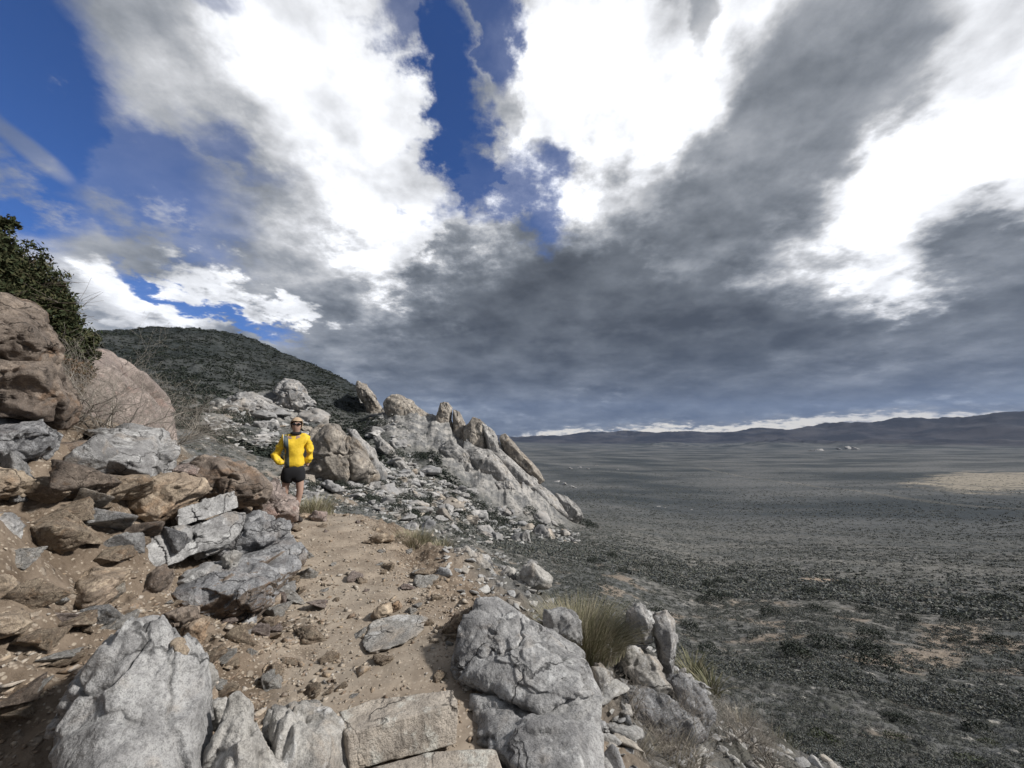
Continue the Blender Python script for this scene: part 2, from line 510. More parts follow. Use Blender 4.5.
# ------------------------------------------------------------------ materials
class NT:
    def __init__(s, name, rough=.9, spec=.25):
        s.m = bpy.data.materials.new(name); s.m.use_nodes = True
        s.n, s.l = s.m.node_tree.nodes, s.m.node_tree.links
        s.b = s.n['Principled BSDF']; s.b.inputs['Roughness'].default_value = rough
        s.b.inputs['Specular IOR Level'].default_value = spec
        s.tc = s.n.new('ShaderNodeTexCoord'); s.P = s.tc.outputs['Object']

    def pos(s):
        g = s.n.new('ShaderNodeNewGeometry'); return g.outputs['Position']

    def noise(s, scale, detail=4, rough=.55, vec=None, dist=0):
        n = s.n.new('ShaderNodeTexNoise'); s.l.new(vec or s.P, n.inputs['Vector'])
        n.inputs['Scale'].default_value = scale; n.inputs['Detail'].default_value = detail
        n.inputs['Roughness'].default_value = rough; n.inputs['Distortion'].default_value = dist
        return n.outputs['Fac']

    def voro(s, scale, vec=None, feature='F1', out='Distance', rnd=1.0):
        n = s.n.new('ShaderNodeTexVoronoi'); n.feature = feature; s.l.new(vec or s.P, n.inputs['Vector'])
        n.inputs['Scale'].default_value = scale; n.inputs['Randomness'].default_value = rnd
        return n.outputs[out]

    def ramp(s, fac, stops):
        n = s.n.new('ShaderNodeValToRGB'); s.l.new(fac, n.inputs[0])
        e = n.color_ramp.elements
        while len(e) < len(stops): e.new(.5)
        for i, (p, c) in enumerate(stops):
            e[i].position = p; e[i].color = (c, c, c, 1) if isinstance(c, (int, float)) else (*c, 1)
        return n.outputs[0]

    def mix(s, f, a, b, mode='MIX'):
        n = s.n.new('ShaderNodeMix'); n.data_type = 'RGBA'; n.blend_type = mode
        for i, v in ((0, f), (6, a), (7, b)):
            if isinstance(v, (int, float)): n.inputs[i].default_value = v
            elif isinstance(v, tuple): n.inputs[i].default_value = (*v, 1) if len(v) == 3 else v
            else: s.l.new(v, n.inputs[i])
        return n.outputs[2]

    def math(s, op, a, b=None, clamp=False):
        n = s.n.new('ShaderNodeMath'); n.operation = op; n.use_clamp = clamp
        for i, v in enumerate((a, b)):
            if v is None: continue
            if isinstance(v, (int, float)): n.inputs[i].default_value = v
            else: s.l.new(v, n.inputs[i])
        return n.outputs[0]

    def maprange(s, v, a, b, c=0., d=1.):
        n = s.n.new('ShaderNodeMapRange'); n.interpolation_type = 'SMOOTHSTEP'
        s.l.new(v, n.inputs[0])
        for i, x in enumerate((a, b, c, d)): n.inputs[i + 1].default_value = x
        return n.outputs[0]

    def attr(s, name):
        n = s.n.new('ShaderNodeAttribute'); n.attribute_name = name; return n.outputs['Fac']

    def bump(s, h, strength, dist, prev=None):
        n = s.n.new('ShaderNodeBump'); n.inputs['Strength'].default_value = strength; n.inputs['Distance'].default_value = dist
        s.l.new(h, n.inputs['Height'])
        if prev: s.l.new(prev, n.inputs['Normal'])
        return n.outputs[0]

    def done(s, col, nrm=None):
        if isinstance(col, tuple): s.b.inputs['Base Color'].default_value = (*col, 1)
        else: s.l.new(col, s.b.inputs['Base Color'])
        if nrm: s.l.new(nrm, s.b.inputs['Normal'])
        return s.m


def granite(name, light, dark, stain, stain_amt=.3, scale=1.0, speck=.6, bump=1.0, streak=0):
    """weathered granite: grain, darker weathering, ochre stains, cracks, lichen"""
    t = NT(name, .88, .25)
    oi = t.n.new('ShaderNodeObjectInfo')
    vm = t.n.new('ShaderNodeVectorMath'); vm.operation = 'ADD'
    cx = t.n.new('ShaderNodeCombineXYZ'); rr = t.math('MULTIPLY', oi.outputs['Random'], 37.0); t.l.new(rr, cx.inputs[0]); t.l.new(rr, cx.inputs[1])
    t.l.new(t.P, vm.inputs[0]); t.l.new(cx.outputs[0], vm.inputs[1]); t.P = vm.outputs[0]
    big = t.noise(1.6 * scale, 7, .62, dist=.4)
    med = t.noise(7 * scale, 8, .65)
    fine = t.noise(60 * scale, 5, .7)
    spk = t.noise(190 * scale, 2, .6)
    c = t.mix(t.maprange(big, .36, .64), dark, light)
    c = t.mix(t.math('MULTIPLY', t.maprange(t.noise(2.3 * scale, 6, .6, dist=1.0), .52, .66), stain_amt), c, stain)
    c = t.mix(t.maprange(med, .42, .66, .0, .7), c, tuple(x * .6 for x in dark))
    c = t.mix(t.math('MULTIPLY', t.maprange(fine, .48, .64), .75 * speck), c, tuple(x * .28 for x in dark))
    c = t.mix(t.math('MULTIPLY', t.maprange(spk, .50, .62), .45 * speck), c, (.045, .045, .05))
    c = t.mix(t.math('MULTIPLY', t.maprange(t.noise(130 * scale, 2, .5), .60, .72), .35 * speck), c, (.62, .60, .57))
    # dark varnish and lichen blotches
    c = t.mix(t.math('MULTIPLY', t.maprange(t.noise(4.2 * scale, 9, .72), .56, .66), .5), c, tuple(x * .45 for x in dark))
    c = t.mix(t.math('MULTIPLY', t.maprange(t.noise(5.5 * scale, 8, .7), .54, .64), .55), c, tuple(min(.66, x * 1.45) for x in light))
    c = t.mix(t.math('MULTIPLY', t.maprange(t.noise(18 * scale, 5, .7), .54, .66), .45), c, tuple(x * .5 for x in dark))
    if streak:                                                        # water stains running down the face
        mp = t.n.new('ShaderNodeMapping'); t.l.new(t.P, mp.inputs[0]); mp.inputs['Scale'].default_value = (1, 1, .14)
        mp.inputs['Rotation'].default_value = (0, .45, 0)
        c = t.mix(t.math('MULTIPLY', t.maprange(t.noise(9 * scale, 5, .65, vec=mp.outputs[0]), .50, .60), streak), c, tuple(x * .42 for x in dark))
    # thin cracks
    wv = t.n.new('ShaderNodeVectorMath'); wv.operation = 'MULTIPLY_ADD'
    nn = t.n.new('ShaderNodeTexNoise'); t.l.new(t.P, nn.inputs['Vector']); nn.inputs['Scale'].default_value = 3 * scale; nn.inputs['Detail'].default_value = 5
    t.l.new(nn.outputs['Color'], wv.inputs[0]); wv.inputs[1].default_value = (.5 / scale,) * 3; t.l.new(t.P, wv.inputs[2])
    cr = t.voro(1.9 * scale, vec=wv.outputs[0], feature='DISTANCE_TO_EDGE')
    crm = t.math('MULTIPLY', t.maprange(cr, .0, .020, 1., 0.), t.maprange(t.noise(1.3 * scale, 3), .42, .52))
    c = t.mix(t.math('MULTIPLY', crm, .85), c, tuple(x * .25 for x in dark))
    n = t.bump(med, .9 * bump, .05 / scale)
    n = t.bump(t.noise(22 * scale, 6, .7), 1.0 * bump, .02 / scale, n)
    n = t.bump(fine, .6 * bump, .004 / scale, n)
    n = t.bump(t.math('SUBTRACT', 1., crm), .8, .012 / scale, n)
    return t.done(c, n)


M = {}
M['grey'] = granite('granite_grey', (.46, .455, .45), (.27, .265, .265), (.38, .30, .22), .4)
M['pale'] = granite('granite_pale', (.52, .50, .47), (.34, .325, .305), (.42, .30, .19), .35)
M['buff'] = granite('granite_buff', (.55, .49, .42), (.38, .335, .29), (.42, .33, .23), .3, speck=.4)
M['tan'] = granite('granite_tan', (.45, .37, .28), (.29, .225, .17), (.36, .22, .12), .55)
M['brown'] = granite('granite_brown', (.27, .22, .18), (.15, .12, .10), (.24, .145, .085), .6)
M['dark'] = granite('granite_dark', (.33, .33, .335), (.17, .17, .18), (.24, .18, .14), .3, speck=.9)
M['pink'] = granite('granite_pinkish', (.40, .335, .30), (.27, .22, .20), (.36, .22, .18), .6)
M['far'] = granite('granite_far', (.44, .42, .40), (.25, .25, .255), (.36, .28, .20), .35, scale=.09, speck=.3, bump=1.0)
M['fartan'] = granite('granite_far_tan', (.44, .385, .32), (.25, .225, .20), (.38, .27, .18), .55, scale=.09, speck=.3, bump=1.0)
M['fin'] = granite('granite_fin_pale', (.45, .43, .41), (.26, .255, .25), (.38, .31, .23), .3, scale=.10, speck=.3, streak=.45)
M['fintan'] = granite('granite_fin_tan', (.43, .385, .33), (.25, .225, .20), (.36, .27, .18), .5, scale=.10, speck=.3, streak=.5)
M['mid'] = granite('granite_mid', (.45, .43, .41), (.24, .24, .245), (.36, .28, .21), .35, scale=.35, speck=.5)


def ground_mat():
    t = NT('desert_ground', .96, .1)
    P = t.pos()
    t.P = P
    dirt_n = t.noise(2.2, 8, .65)
    dirt = t.mix(t.maprange(dirt_n, .35, .68), (.125, .095, .070), (.25, .20, .155))
    # grit and gravel grains
    v = t.voro(55, out='Color'); sepc = t.n.new('ShaderNodeSeparateColor'); t.l.new(v, sepc.inputs[0])
    vd = t.voro(55)
    gr = t.math('MULTIPLY', t.maprange(sepc.outputs[0], .8, .9), t.maprange(vd, .62, .35))
    dirt = t.mix(t.math('MULTIPLY', gr, .8), dirt, (.42, .36, .29))
    v2 = t.voro(22, out='Color'); sep2 = t.n.new('ShaderNodeSeparateColor'); t.l.new(v2, sep2.inputs[0])
    gr2 = t.math('MULTIPLY', t.maprange(sep2.outputs[1], .80, .9), t.maprange(t.voro(22), .55, .3))
    dirt = t.mix(t.math('MULTIPLY', gr2, .35), dirt, (.44, .39, .33))
    dirt = t.mix(t.maprange(t.noise(14, 6, .7), .52, .72, 0, .6), dirt, (.09, .062, .043))
    # path: paler trodden sand
    pth = t.mix(t.maprange(t.noise(3.3, 7, .6), .35, .7), (.19, .155, .122), (.315, .262, .208))
    pth = t.mix(t.math('MULTIPLY', gr, .5), pth, (.46, .40, .33))
    pth = t.mix(t.maprange(t.noise(20, 6, .75), .50, .75, 0, .55), pth, (.14, .105, .08))
    pth = t.mix(t.maprange(t.noise(.9, 5, .6), .45, .62, 0, .4), pth, (.34, .30, .25))
    col = t.mix(t.attr('path'), dirt, pth)
    # scrub slopes: grey soil, pale stones and dark dried brush
    s1 = t.noise(.55, 8, .7)
    soil = t.mix(t.maprange(t.noise(.05, 5, .6), .35, .65), (.115, .118, .118), (.20, .192, .18))
    soil = t.mix(t.maprange(s1, .42, .62, 0, .85), soil, (.062, .064, .056))
    vs = t.voro(1.1, out='Distance')
    soil = t.mix(t.math('MULTIPLY', t.maprange(vs, .34, .16), .8), soil, (.042, .046, .038))
    vp = t.voro(1.9, out='Color'); sp = t.n.new('ShaderNodeSeparateColor'); t.l.new(vp, sp.inputs[0])
    soil = t.mix(t.math('MULTIPLY', t.math('MULTIPLY', t.maprange(sp.outputs[0], .86, .93), t.maprange(t.voro(1.9), .5, .3)), .7), soil, (.38, .36, .33))
    soil = t.mix(t.attr('sand_sunlit'), soil, (.34, .27, .21))
    # hill covered in dark brush
    hl = t.mix(t.maprange(t.noise(.35, 8, .72), .38, .62), (.046, .052, .052), (.017, .021, .021))
    soil = t.mix(t.attr('hill'), soil, hl)
    rkc = t.mix(t.maprange(t.noise(.22, 9, .68), .38, .62), (.17, .17, .172), (.42, .40, .375))
    rkc = t.mix(t.maprange(t.noise(.5, 9, .75), .50, .62, 0, .75), rkc, (.07, .072, .07))
    soil = t.mix(t.attr('rocky'), soil, rkc)
    # far plain: bands of paler and darker scrub, cloud shadow also painted in
    sc = t.n.new('ShaderNodeMapping'); t.l.new(P, sc.inputs[0]); sc.inputs['Scale'].default_value = (.0030, .0042, 0)
    pl = t.noise(1.0, 8, .62, vec=sc.outputs[0])
    plain = t.mix(t.maprange(pl, .38, .64), (.042, .050, .057), (.125, .127, .128))
    plain = t.mix(t.attr('sand_sunlit'), plain, (.30, .265, .215))  # sandy ground and road, plus the sunlit patch painted into the colour
    pv = t.voro(.12); plain = t.mix(t.math('MULTIPLY', t.maprange(pv, .42, .2), .65), plain, (.045, .048, .045))
    col2 = t.mix(t.attr('plain'), soil, plain)
    mt = t.mix(t.maprange(t.noise(.0016, 8, .65), .4, .62), (.022, .026, .038), (.058, .058, .068))
    col2 = t.mix(t.attr('mount'), col2, mt)
    col = t.mix(t.attr('slope'), col, col2)
    flat_ = t.math('SUBTRACT', 1.0, t.math('MULTIPLY', t.attr('path'), .92))
    n = t.bump(t.math('MULTIPLY', t.noise(11, 8, .7), flat_), .7, .05)
    n = t.bump(t.math('MULTIPLY', t.noise(75, 4, .7), flat_), .7, .008, n)
    n = t.bump(t.math('MULTIPLY', t.noise(.5, 6, .7), t.attr('slope')), .8, .8, n)
    n = t.bump(t.math('MULTIPLY', gr2, flat_), .6, .02, n)
    return t.done(col, n)


M['ground'] = ground_mat()


def leafy(name, cols, rough=.8, trans=.15):
    t = NT(name, rough, .15)
    g = t.n.new('ShaderNodeNewGeometry')
    k = len(cols)
    c = t.ramp(g.outputs['Random Per Island'], [(i / max(1, k - 1), cols[i]) for i in range(k)])
    return t.done(c)


M['scrub'] = leafy('dry_scrub', [(.070, .080, .084), (.11, .12, .123), (.20, .195, .18), (.070, .085, .066), (.145, .14, .118), (.09, .10, .104)])
M['brush_dark'] = leafy('dark_brush', [(.020, .027, .023), (.034, .042, .034), (.055, .060, .046)])
M['brush_green'] = leafy('green_brush', [(.040, .052, .032), (.07, .08, .05), (.10, .10, .065)])
M['juniper'] = leafy('juniper_foliage', [(.022, .032, .015), (.042, .052, .024), (.07, .066, .032), (.03, .038, .018)])
M['juniper_dead'] = leafy('juniper_browned', [(.12, .065, .035), (.09, .055, .03), (.07, .06, .03)])
M['twig'] = leafy('dead_twigs', [(.34, .31, .28), (.22, .195, .17), (.44, .40, .35), (.16, .14, .12)])
M['bark'] = leafy('bark', [(.16, .125, .10), (.10, .08, .065), (.22, .19, .16)])
M['grass'] = leafy('bunch_grass', [(.19, .175, .11), (.12, .125, .06), (.28, .25, .18), (.38, .33, .25), (.15, .15, .08), (.30, .27, .21)])
M['straw'] = leafy('dry_straw', [(.40, .36, .28), (.28, .25, .19), (.48, .43, .35), (.22, .20, .15)])
M['yucca'] = leafy('yucca_leaves', [(.10, .105, .065), (.17, .165, .10), (.25, .22, .15)])
def stony(name, cols, sc=40):
    t = NT(name, .92, .2)
    g = t.n.new('ShaderNodeNewGeometry'); k = len(cols)
    c = t.ramp(g.outputs['Random Per Island'], [(i / max(1, k - 1), cols[i]) for i in range(k)])
    n1_ = t.noise(sc, 6, .7); n2_ = t.noise(sc * .25, 5, .65)
    c = t.mix(t.maprange(n1_, .45, .65, 0, .6), c, (.09, .085, .085))
    c = t.mix(t.maprange(n2_, .50, .68, 0, .5), c, (.50, .48, .45))
    n = t.bump(n1_, .9, .3 / sc); n = t.bump(n2_, .8, .8 / sc, n)
    return t.done(c, n)


M['gravel'] = stony('loose_gravel', [(.30, .235, .17), (.42, .36, .29), (.22, .16, .115), (.36, .28, .20), (.47, .43, .38)], 60)
M['talus'] = stony('talus_stones', [(.34, .34, .345), (.45, .44, .42), (.27, .275, .28), (.38, .345, .31)], 1.2)
M['slope_stone'] = stony('slope_stones', [(.33, .33, .335), (.42, .41, .39), (.25, .25, .255), (.37, .33, .28)], 26)

# ------------------------------------------------------------------ terrain mesh
ths = np.concatenate([np.linspace(-1.16, 1.16, 1000), np.linspace(1.16, 2 * math.pi - 1.16, 120)[1:-1]])
lr = np.concatenate([np.linspace(math.log(.3), math.log(60), 640), np.linspace(math.log(60), math.log(38000), 400)[1:]])
TH, LR = np.meshgrid(ths, lr, indexing='ij')
X = (np.exp(LR) * np.sin(TH)).ravel(); Y = (np.exp(LR) * np.cos(TH)).ravel()
Z = H(X, Y)
nt, nr = TH.shape
a = np.arange(nt)[:, None]; b = np.arange(nr - 1)[None]
a2 = (a + 1) % nt
faces = np.stack([a * nr + b, a * nr + b + 1, a2 * nr + b + 1, a2 * nr + b], 2).reshape(-1, 4)
rr = np.hypot(X, Y); th = np.arctan2(X, Y)
slopew = sst(7.5, 12, rr + 1.2 * fbm(np.stack([X, Y, Z], 1) * .5, 3))
east = sst(.3, 1.0, X + .62 * (Y - 2.0) + 0.0)       # beyond the outer edge of the trail
slopew = np.maximum(slopew, sst(.5, 1.5, X + .55 * Y - 1.5) * .9)
td = trail_dist(X, Y)
pathw = 1 - sst(.45, .85, td + .25 * fbm(np.stack([X, Y, Z], 1) * 2.2, 3))
pathw *= (rr < 12)
rockw = rocky(*px_of(X, Y, Z), rr)
hillw = sst(.03, -.10, th) * sst(110, 190, rr) * (1 - sst(450, 700, rr))
hillw *= sst(-.08, .22, (Z - CAMZ) / rr + .10 * fbm(np.stack([X, Y, Z], 1) / 40, 4) + .02)
plainw = sst(80, 420, rr) * (1 - hillw)
mountw = np.maximum(sst(-122, -105, Z) * sst(4600, 5200, rr), sst(6300, 6900, rr))


def px_of(x, y, z):
    zz = z - CAMZ
    f = y * math.cos(PITCH) + zz * math.sin(PITCH); v = -y * math.sin(PITCH) + zz * math.cos(PITCH)
    f = np.where(f > .01, f, .01)
    return CX + FPX * x / f, CY - FPX * v / f


# sandy washes, clearings and one painted patch of sunlight on the plain, in ground coordinates
sand_sunlit = np.zeros(len(X))
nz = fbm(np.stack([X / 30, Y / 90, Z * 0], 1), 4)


def wash(px, py, r, L, W, rot, amt=1.0, nscale=.5):  # ellipse mask, for washes, clearings and the painted sunlit patch
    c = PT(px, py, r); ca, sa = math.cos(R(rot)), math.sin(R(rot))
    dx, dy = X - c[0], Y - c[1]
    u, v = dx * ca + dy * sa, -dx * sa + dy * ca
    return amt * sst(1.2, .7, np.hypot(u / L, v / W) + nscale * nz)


for s in [wash(815, 577, 95, 5, 3, 10, .9), wash(996, 486, 1080, 300, 85, 38, .9, .45), wash(870, 653, 40, 3, 1.2, 20, .7),  # the largest ellipse is sunlight on the valley, painted as paler ground
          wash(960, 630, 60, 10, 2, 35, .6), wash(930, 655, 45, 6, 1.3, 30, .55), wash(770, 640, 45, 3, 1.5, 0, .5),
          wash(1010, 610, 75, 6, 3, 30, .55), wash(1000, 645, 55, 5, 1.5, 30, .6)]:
    sand_sunlit = np.maximum(sand_sunlit, s)
# dirt road across the valley
rd = [PT(700, 469, 1500), PT(740, 478, 1080), PT(800, 484, 900), PT(870, 494, 720), PT(940, 504, 590), PT(1030, 512, 520), PT(1150, 520, 450)]
dmin = np.full(len(X), 1e9)
for p, q in zip(rd[:-1], rd[1:]):
    ab = q[:2] - p[:2]; t = np.clip(((X - p[0]) * ab[0] + (Y - p[1]) * ab[1]) / (ab @ ab), 0, 1)
    dmin = np.minimum(dmin, np.hypot(X - p[0] - t * ab[0], Y - p[1] - t * ab[1]))
sand_sunlit = np.maximum(sand_sunlit, .20 * sst(8, 3, dmin))
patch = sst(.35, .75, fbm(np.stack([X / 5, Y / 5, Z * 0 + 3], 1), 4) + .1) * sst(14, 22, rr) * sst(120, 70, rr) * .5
sand_sunlit = np.maximum(sand_sunlit, patch)
fc = faces[:, 0]
region = np.full(len(faces), 1)                                       # hillside
region[(rr[fc] > 260) & (hillw[fc] < .3)] = 3                         # valley floor
region[(hillw[fc] >= .3)] = 2
region[(mountw[fc] > .5)] = 4
region[(pathw[fc] > .5)] = 0

for k, nm in enumerate(['path', 'hillside_ground', 'hill', 'valley_floor', 'mountains']):
    f = faces[region == k]
    uq, inv = np.unique(f, return_inverse=True)
    me = new_mesh(nm, np.stack([X[uq], Y[uq], Z[uq]], 1), inv.reshape(-1, 4))
    for an, arr in (('path', pathw), ('rocky', rockw), ('slope', slopew), ('hill', hillw), ('plain', plainw), ('mount', mountw), ('sand_sunlit', sand_sunlit)):
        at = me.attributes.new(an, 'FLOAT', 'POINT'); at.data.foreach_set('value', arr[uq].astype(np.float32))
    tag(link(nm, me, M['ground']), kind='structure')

# ------------------------------------------------------------------ rocks
_ico = {}


def ico(level):
    if level not in _ico:
        bm = bmesh.new(); bmesh.ops.create_icosphere(bm, subdivisions=level, radius=1)
        v = np.array([tuple(x.co) for x in bm.verts]); f = np.array([[q.index for q in x.verts] for x in bm.faces]); bm.free()
        _ico[level] = (v, f)
    return _ico[level]


def hull_planes(pts):
    bm = bmesh.new()
    for p in pts: bm.verts.new(p)
    bmesh.ops.convex_hull(bm, input=bm.verts[:], use_existing_faces=False)
    bmesh.ops.recalc_face_normals(bm, faces=bm.faces[:])
    pl = []
    for f in bm.faces:
        if f.calc_area() < 1e-9: continue
        n = np.array(f.normal); c = np.array(f.calc_center_median()); pl.append((n, n @ c, f.calc_area()))
    bm.free()
    return pl


def rock_mesh(pts, seed, level=5, sharp=22, rough=.035, cracks=2, terr=.03, chips=8, crack_depth=.03, facet=.45):
    """a solid rock: the convex body of the corner points, its edges worn, its faces broken, scaled and cracked"""
    lr_ = np.random.default_rng(seed)
    pts = np.asarray(pts, float); c = pts.mean(0)
    q = pts - c; size = q.max(0) - q.min(0); s = float(np.cbrt(np.prod(np.maximum(size, 1e-4)))); ext = size / s
    pl = hull_planes(q)
    keep = []
    for n, o, ar in sorted(pl, key=lambda t: -t[2]):
        if o < 1e-4 * s: o = .02 * s
        if all(n @ k[0] < .985 for k in keep): keep.append((n, o))
    N = np.array([k[0] for k in keep]); O = np.array([k[1] for k in keep])
    for _ in range(chips):                                            # broken-off corners
        d = lr_.normal(size=3); d /= np.linalg.norm(d)
        sup = (q @ d).max(); N = np.vstack([N, d]); O = np.append(O, sup * lr_.uniform(.86, .97))
    v, f = ico(level)
    if level > 3: sharp = sharp * 3
    d = v * ext; d /= np.linalg.norm(d, axis=1)[:, None]
    k = np.maximum(d @ N.T, 1e-6) / O[None]
    kmax = k.max(1)
    rad = 1 / (kmax * ((k / kmax[:, None]) ** sharp).sum(1) ** (1 / sharp))
    p = d * rad[:, None]
    off = lr_.uniform(0, 90, 3)
    w = p / s
    sharp_ = sharp
    disp = fbm(w * 1.3 + off, 3, .5) * rough * .3
    disp += fbm(w * 8 + off, 5, .62) * rough * .30
    if level > 3:
        wq = w + np.stack([fbm(w * 4 + off + 3 * i, 3, .5) for i in range(3)], 1) * .03
        disp += cells(wq, 26, .26 * facet, .030 * facet, lr_, .014)
        disp += cells(wq, 150, .30 * facet, .010 * facet, lr_, .010)
    if terr:                                                          # flakes that have come off in sheets
        nn = fbm(w * 1.5 + off + 31, 4, .5); 
        disp += terr * (np.tanh((nn - .05) * 45) + .6 * np.tanh((nn + .28) * 50) + .5 * np.tanh((nn - .35) * 50)) * .55
    wrp = np.stack([fbm(w * 2.2 + off + 7 * i, 4, .55) for i in range(3)], 1) * .13
    for i in range(cracks):
        d0 = lr_.normal(size=3); d0 /= np.linalg.norm(d0)
        dist = np.abs((w + wrp) @ d0 - lr_.uniform(-.25, .25))
        wd = lr_.uniform(.005, .011)
        lim = sst(-.25, .1, perlin(w * 1.3 + off + 50 + i))
        disp -= crack_depth * lr_.uniform(.6, 1.2) * np.exp(-(dist / wd) ** 2) * lim
    p = p + d * (disp * s)[:, None]
    return p + c, f


KIND_NAME = {'boulder': 'boulder', 'slab': 'rock_slab', 'rock': 'rock', 'stone': 'stone'}
_seed = [100]


def rock(kind, label, mat, outline, r, T=None, tilt=0.0, bulge=None, inner=.55, group=None, level=5, base=None, seed=None, under=None, **kw):
    """outline: corners (px, py[, r]) seen from the trail; T how far it runs back; tilt: metres the top lies further back per 100 px"""
    _seed[0] += 1
    sd_ = seed or _seed[0]
    o = np.array([(p[0], p[1]) for p in outline], float); c = o.mean(0)
    rs = [p[2] if len(p) > 2 else r + tilt * (c[1] - p[1]) / 100 for p in outline]
    span = max(o[:, 0].max() - o[:, 0].min(), o[:, 1].max() - o[:, 1].min()) / FPX * r
    T = T or span * .8
    bulge = span * .18 if bulge is None else bulge
    pts = []
    for (x, y), q in zip(o, rs):
        pts.append(PT(x, y, q))
        xs, ys = c + (np.array([x, y]) - c) * .9
        pts.append(PT(xs, ys, q + T))
        if bulge:
            xs, ys = c + (np.array([x, y]) - c) * inner
            pts.append(PT(xs, ys, q - bulge))
    pts = np.array(pts)
    v, f = rock_mesh(pts, sd_, level=level, **kw)
    org = np.array([v[:, 0].mean(), v[:, 1].mean(), v[:, 2].min()])
    me = new_mesh(KIND_NAME[kind], v - org, f)
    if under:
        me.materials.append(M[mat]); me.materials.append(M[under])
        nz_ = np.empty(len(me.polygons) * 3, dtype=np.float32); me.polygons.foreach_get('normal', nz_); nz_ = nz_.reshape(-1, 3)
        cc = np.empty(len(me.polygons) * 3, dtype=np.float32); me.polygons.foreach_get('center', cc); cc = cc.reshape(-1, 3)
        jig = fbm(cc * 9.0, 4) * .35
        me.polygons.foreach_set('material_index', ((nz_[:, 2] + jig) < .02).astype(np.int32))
    ob = link(KIND_NAME[kind], me, M[mat], org)
    return tag(ob, label, {'slab': 'rock slab'}.get(kind, kind), group)


def GR(px, py, up=0.0):
    """distance at which the view ray meets the ground"""
    rs_ = np.exp(np.linspace(math.log(1.6), math.log(9000), 1400)); P_ = PT(px, py, 1.0) - np.array([0, 0, CAMZ])
    zz_ = CAMZ + P_[2] * rs_; hz = H(P_[0] * rs_, P_[1] * rs_) + up
    k = np.where(zz_ < hz)[0]
    return float(rs_[k[0]]) if len(k) else 9000.0



exec_rocks = True
# --- foreground row
rock('boulder', 'large pale boulder with a pointed top and shaded left face, in the bottom left corner', 'grey',
     [(132, 612), (165, 606), (188, 636), (204, 690), (216, 780), (222, 880), (34, 880), (42, 745), (72, 694), (106, 648)], 2.15, T=.6, tilt=.14,
     bulge=.10, level=7, sharp=18, rough=.025, terr=.028, cracks=7, facet=.13, chips=5, seed=12)
rock('rock', 'small wedge of pale speckled granite between the large pointed boulder and the rounded one', 'pale',
     [(240, 705), (222, 722), (208, 760), (205, 830), (300, 830), (284, 768), (262, 735)], 2.0, T=.35, tilt=.1, level=6, sharp=24, rough=.04)
rock('boulder', 'rounded grey tan boulder with a domed top beside the square path edging block', 'pale',
     [(272, 708), (300, 702), (330, 706), (343, 735), (350, 790), (345, 840), (262, 840), (262, 760), (265, 725)], 2.12, T=.4, tilt=.1, level=6, sharp=9, rough=.03, terr=.012)
rock('slab', 'squared tan granite block laid across the trail as edging', 'buff',
     [(340, 712, 2.29), (372, 700, 2.33), (452, 690, 2.31), (457, 706, 2.19), (456, 744, 2.16), (349, 772, 2.08), (346, 734, 2.11), (341, 745, 2.16)], 2.25, T=.10, bulge=0, level=6, sharp=40, rough=.012, terr=.006, chips=1, facet=.07, cracks=1)
rock('slab', 'flat tan stone step at the bottom edge of the trail, nearest of the path edging', 'buff',
     [(352, 790, 1.93), (372, 768, 2.03), (440, 750, 2.06), (495, 747, 2.04), (506, 775, 1.90), (500, 840, 1.62), (360, 850, 1.68)], 2.0, T=.1, bulge=0, level=6, sharp=30, rough=.012, terr=.006, chips=1, facet=.07, cracks=1)
rock('boulder', 'large grey slabby boulder with a flaking face on the outer edge of the trail', 'grey',
     [(476, 597, 3.2), (500, 600, 3.25), (532, 620, 3.1), (562, 642, 2.9), (590, 664, 2.65), (602, 700, 2.45), (590, 738, 2.3), (560, 742, 2.28), (520, 716, 2.4), (478, 696, 2.55), (453, 678, 2.65), (456, 650, 2.8), (463, 618, 3.0)],
     2.7, T=.5, bulge=.10, inner=.7, level=7, sharp=22, rough=.03, terr=.022, cracks=6, facet=.16, chips=5, seed=23)
rock('boulder', 'grey base rock under the large slabby boulder, facing the trail', 'grey',
     [(470, 694, 2.52), (500, 704, 2.42), (560, 730, 2.28), (600, 700, 2.42), (602, 800, 1.9), (560, 810, 1.85), (498, 756, 2.08), (472, 742, 2.18)], 2.3, T=.6, bulge=.03, level=6, sharp=22, rough=.03, terr=.03, facet=.2)
rock('rock', 'broken grey rock in front of the green grass clump', 'grey', [(548, 612), (566, 610), (580, 622), (580, 645), (560, 648), (546, 632)], 3.7, T=.3, level=5)
rock('boulder', 'smooth whitish rock standing at the drop beyond the grass clump', 'pale', [(516, 580), (524, 565), (534, 562), (552, 578), (550, 590), (528, 592), (515, 588)], 5.6, T=.4, level=5, sharp=14, terr=.01)
rock('rock', 'light rounded rock tucked behind the flaking boulder above the dry twigs', 'pale', [(590, 668), (604, 668), (620, 690), (618, 704), (604, 706), (592, 690)], 3.5, T=.3, level=5, sharp=12)
rock('slab', 'upright grey rock on the outer edge right of the grass clump', 'grey', [(628, 612), (640, 606), (654, 612), (654, 640), (640, 652), (624, 640)], 4.2, T=.35, level=5, sharp=30)
rock('slab', 'tall narrow tan edged slab standing highest on the drop', 'grey', [(654, 616), (668, 612), (674, 622), (676, 655), (672, 676), (660, 668), (654, 640)], 4.3, T=.3, level=5, sharp=34)
rock('slab', 'pale tilted slab leaning below the upright slabs', 'pale', [(622, 645), (640, 645), (660, 668), (672, 690), (664, 704), (640, 688), (622, 672)], 4.0, T=.25, tilt=.3, level=5, sharp=30)
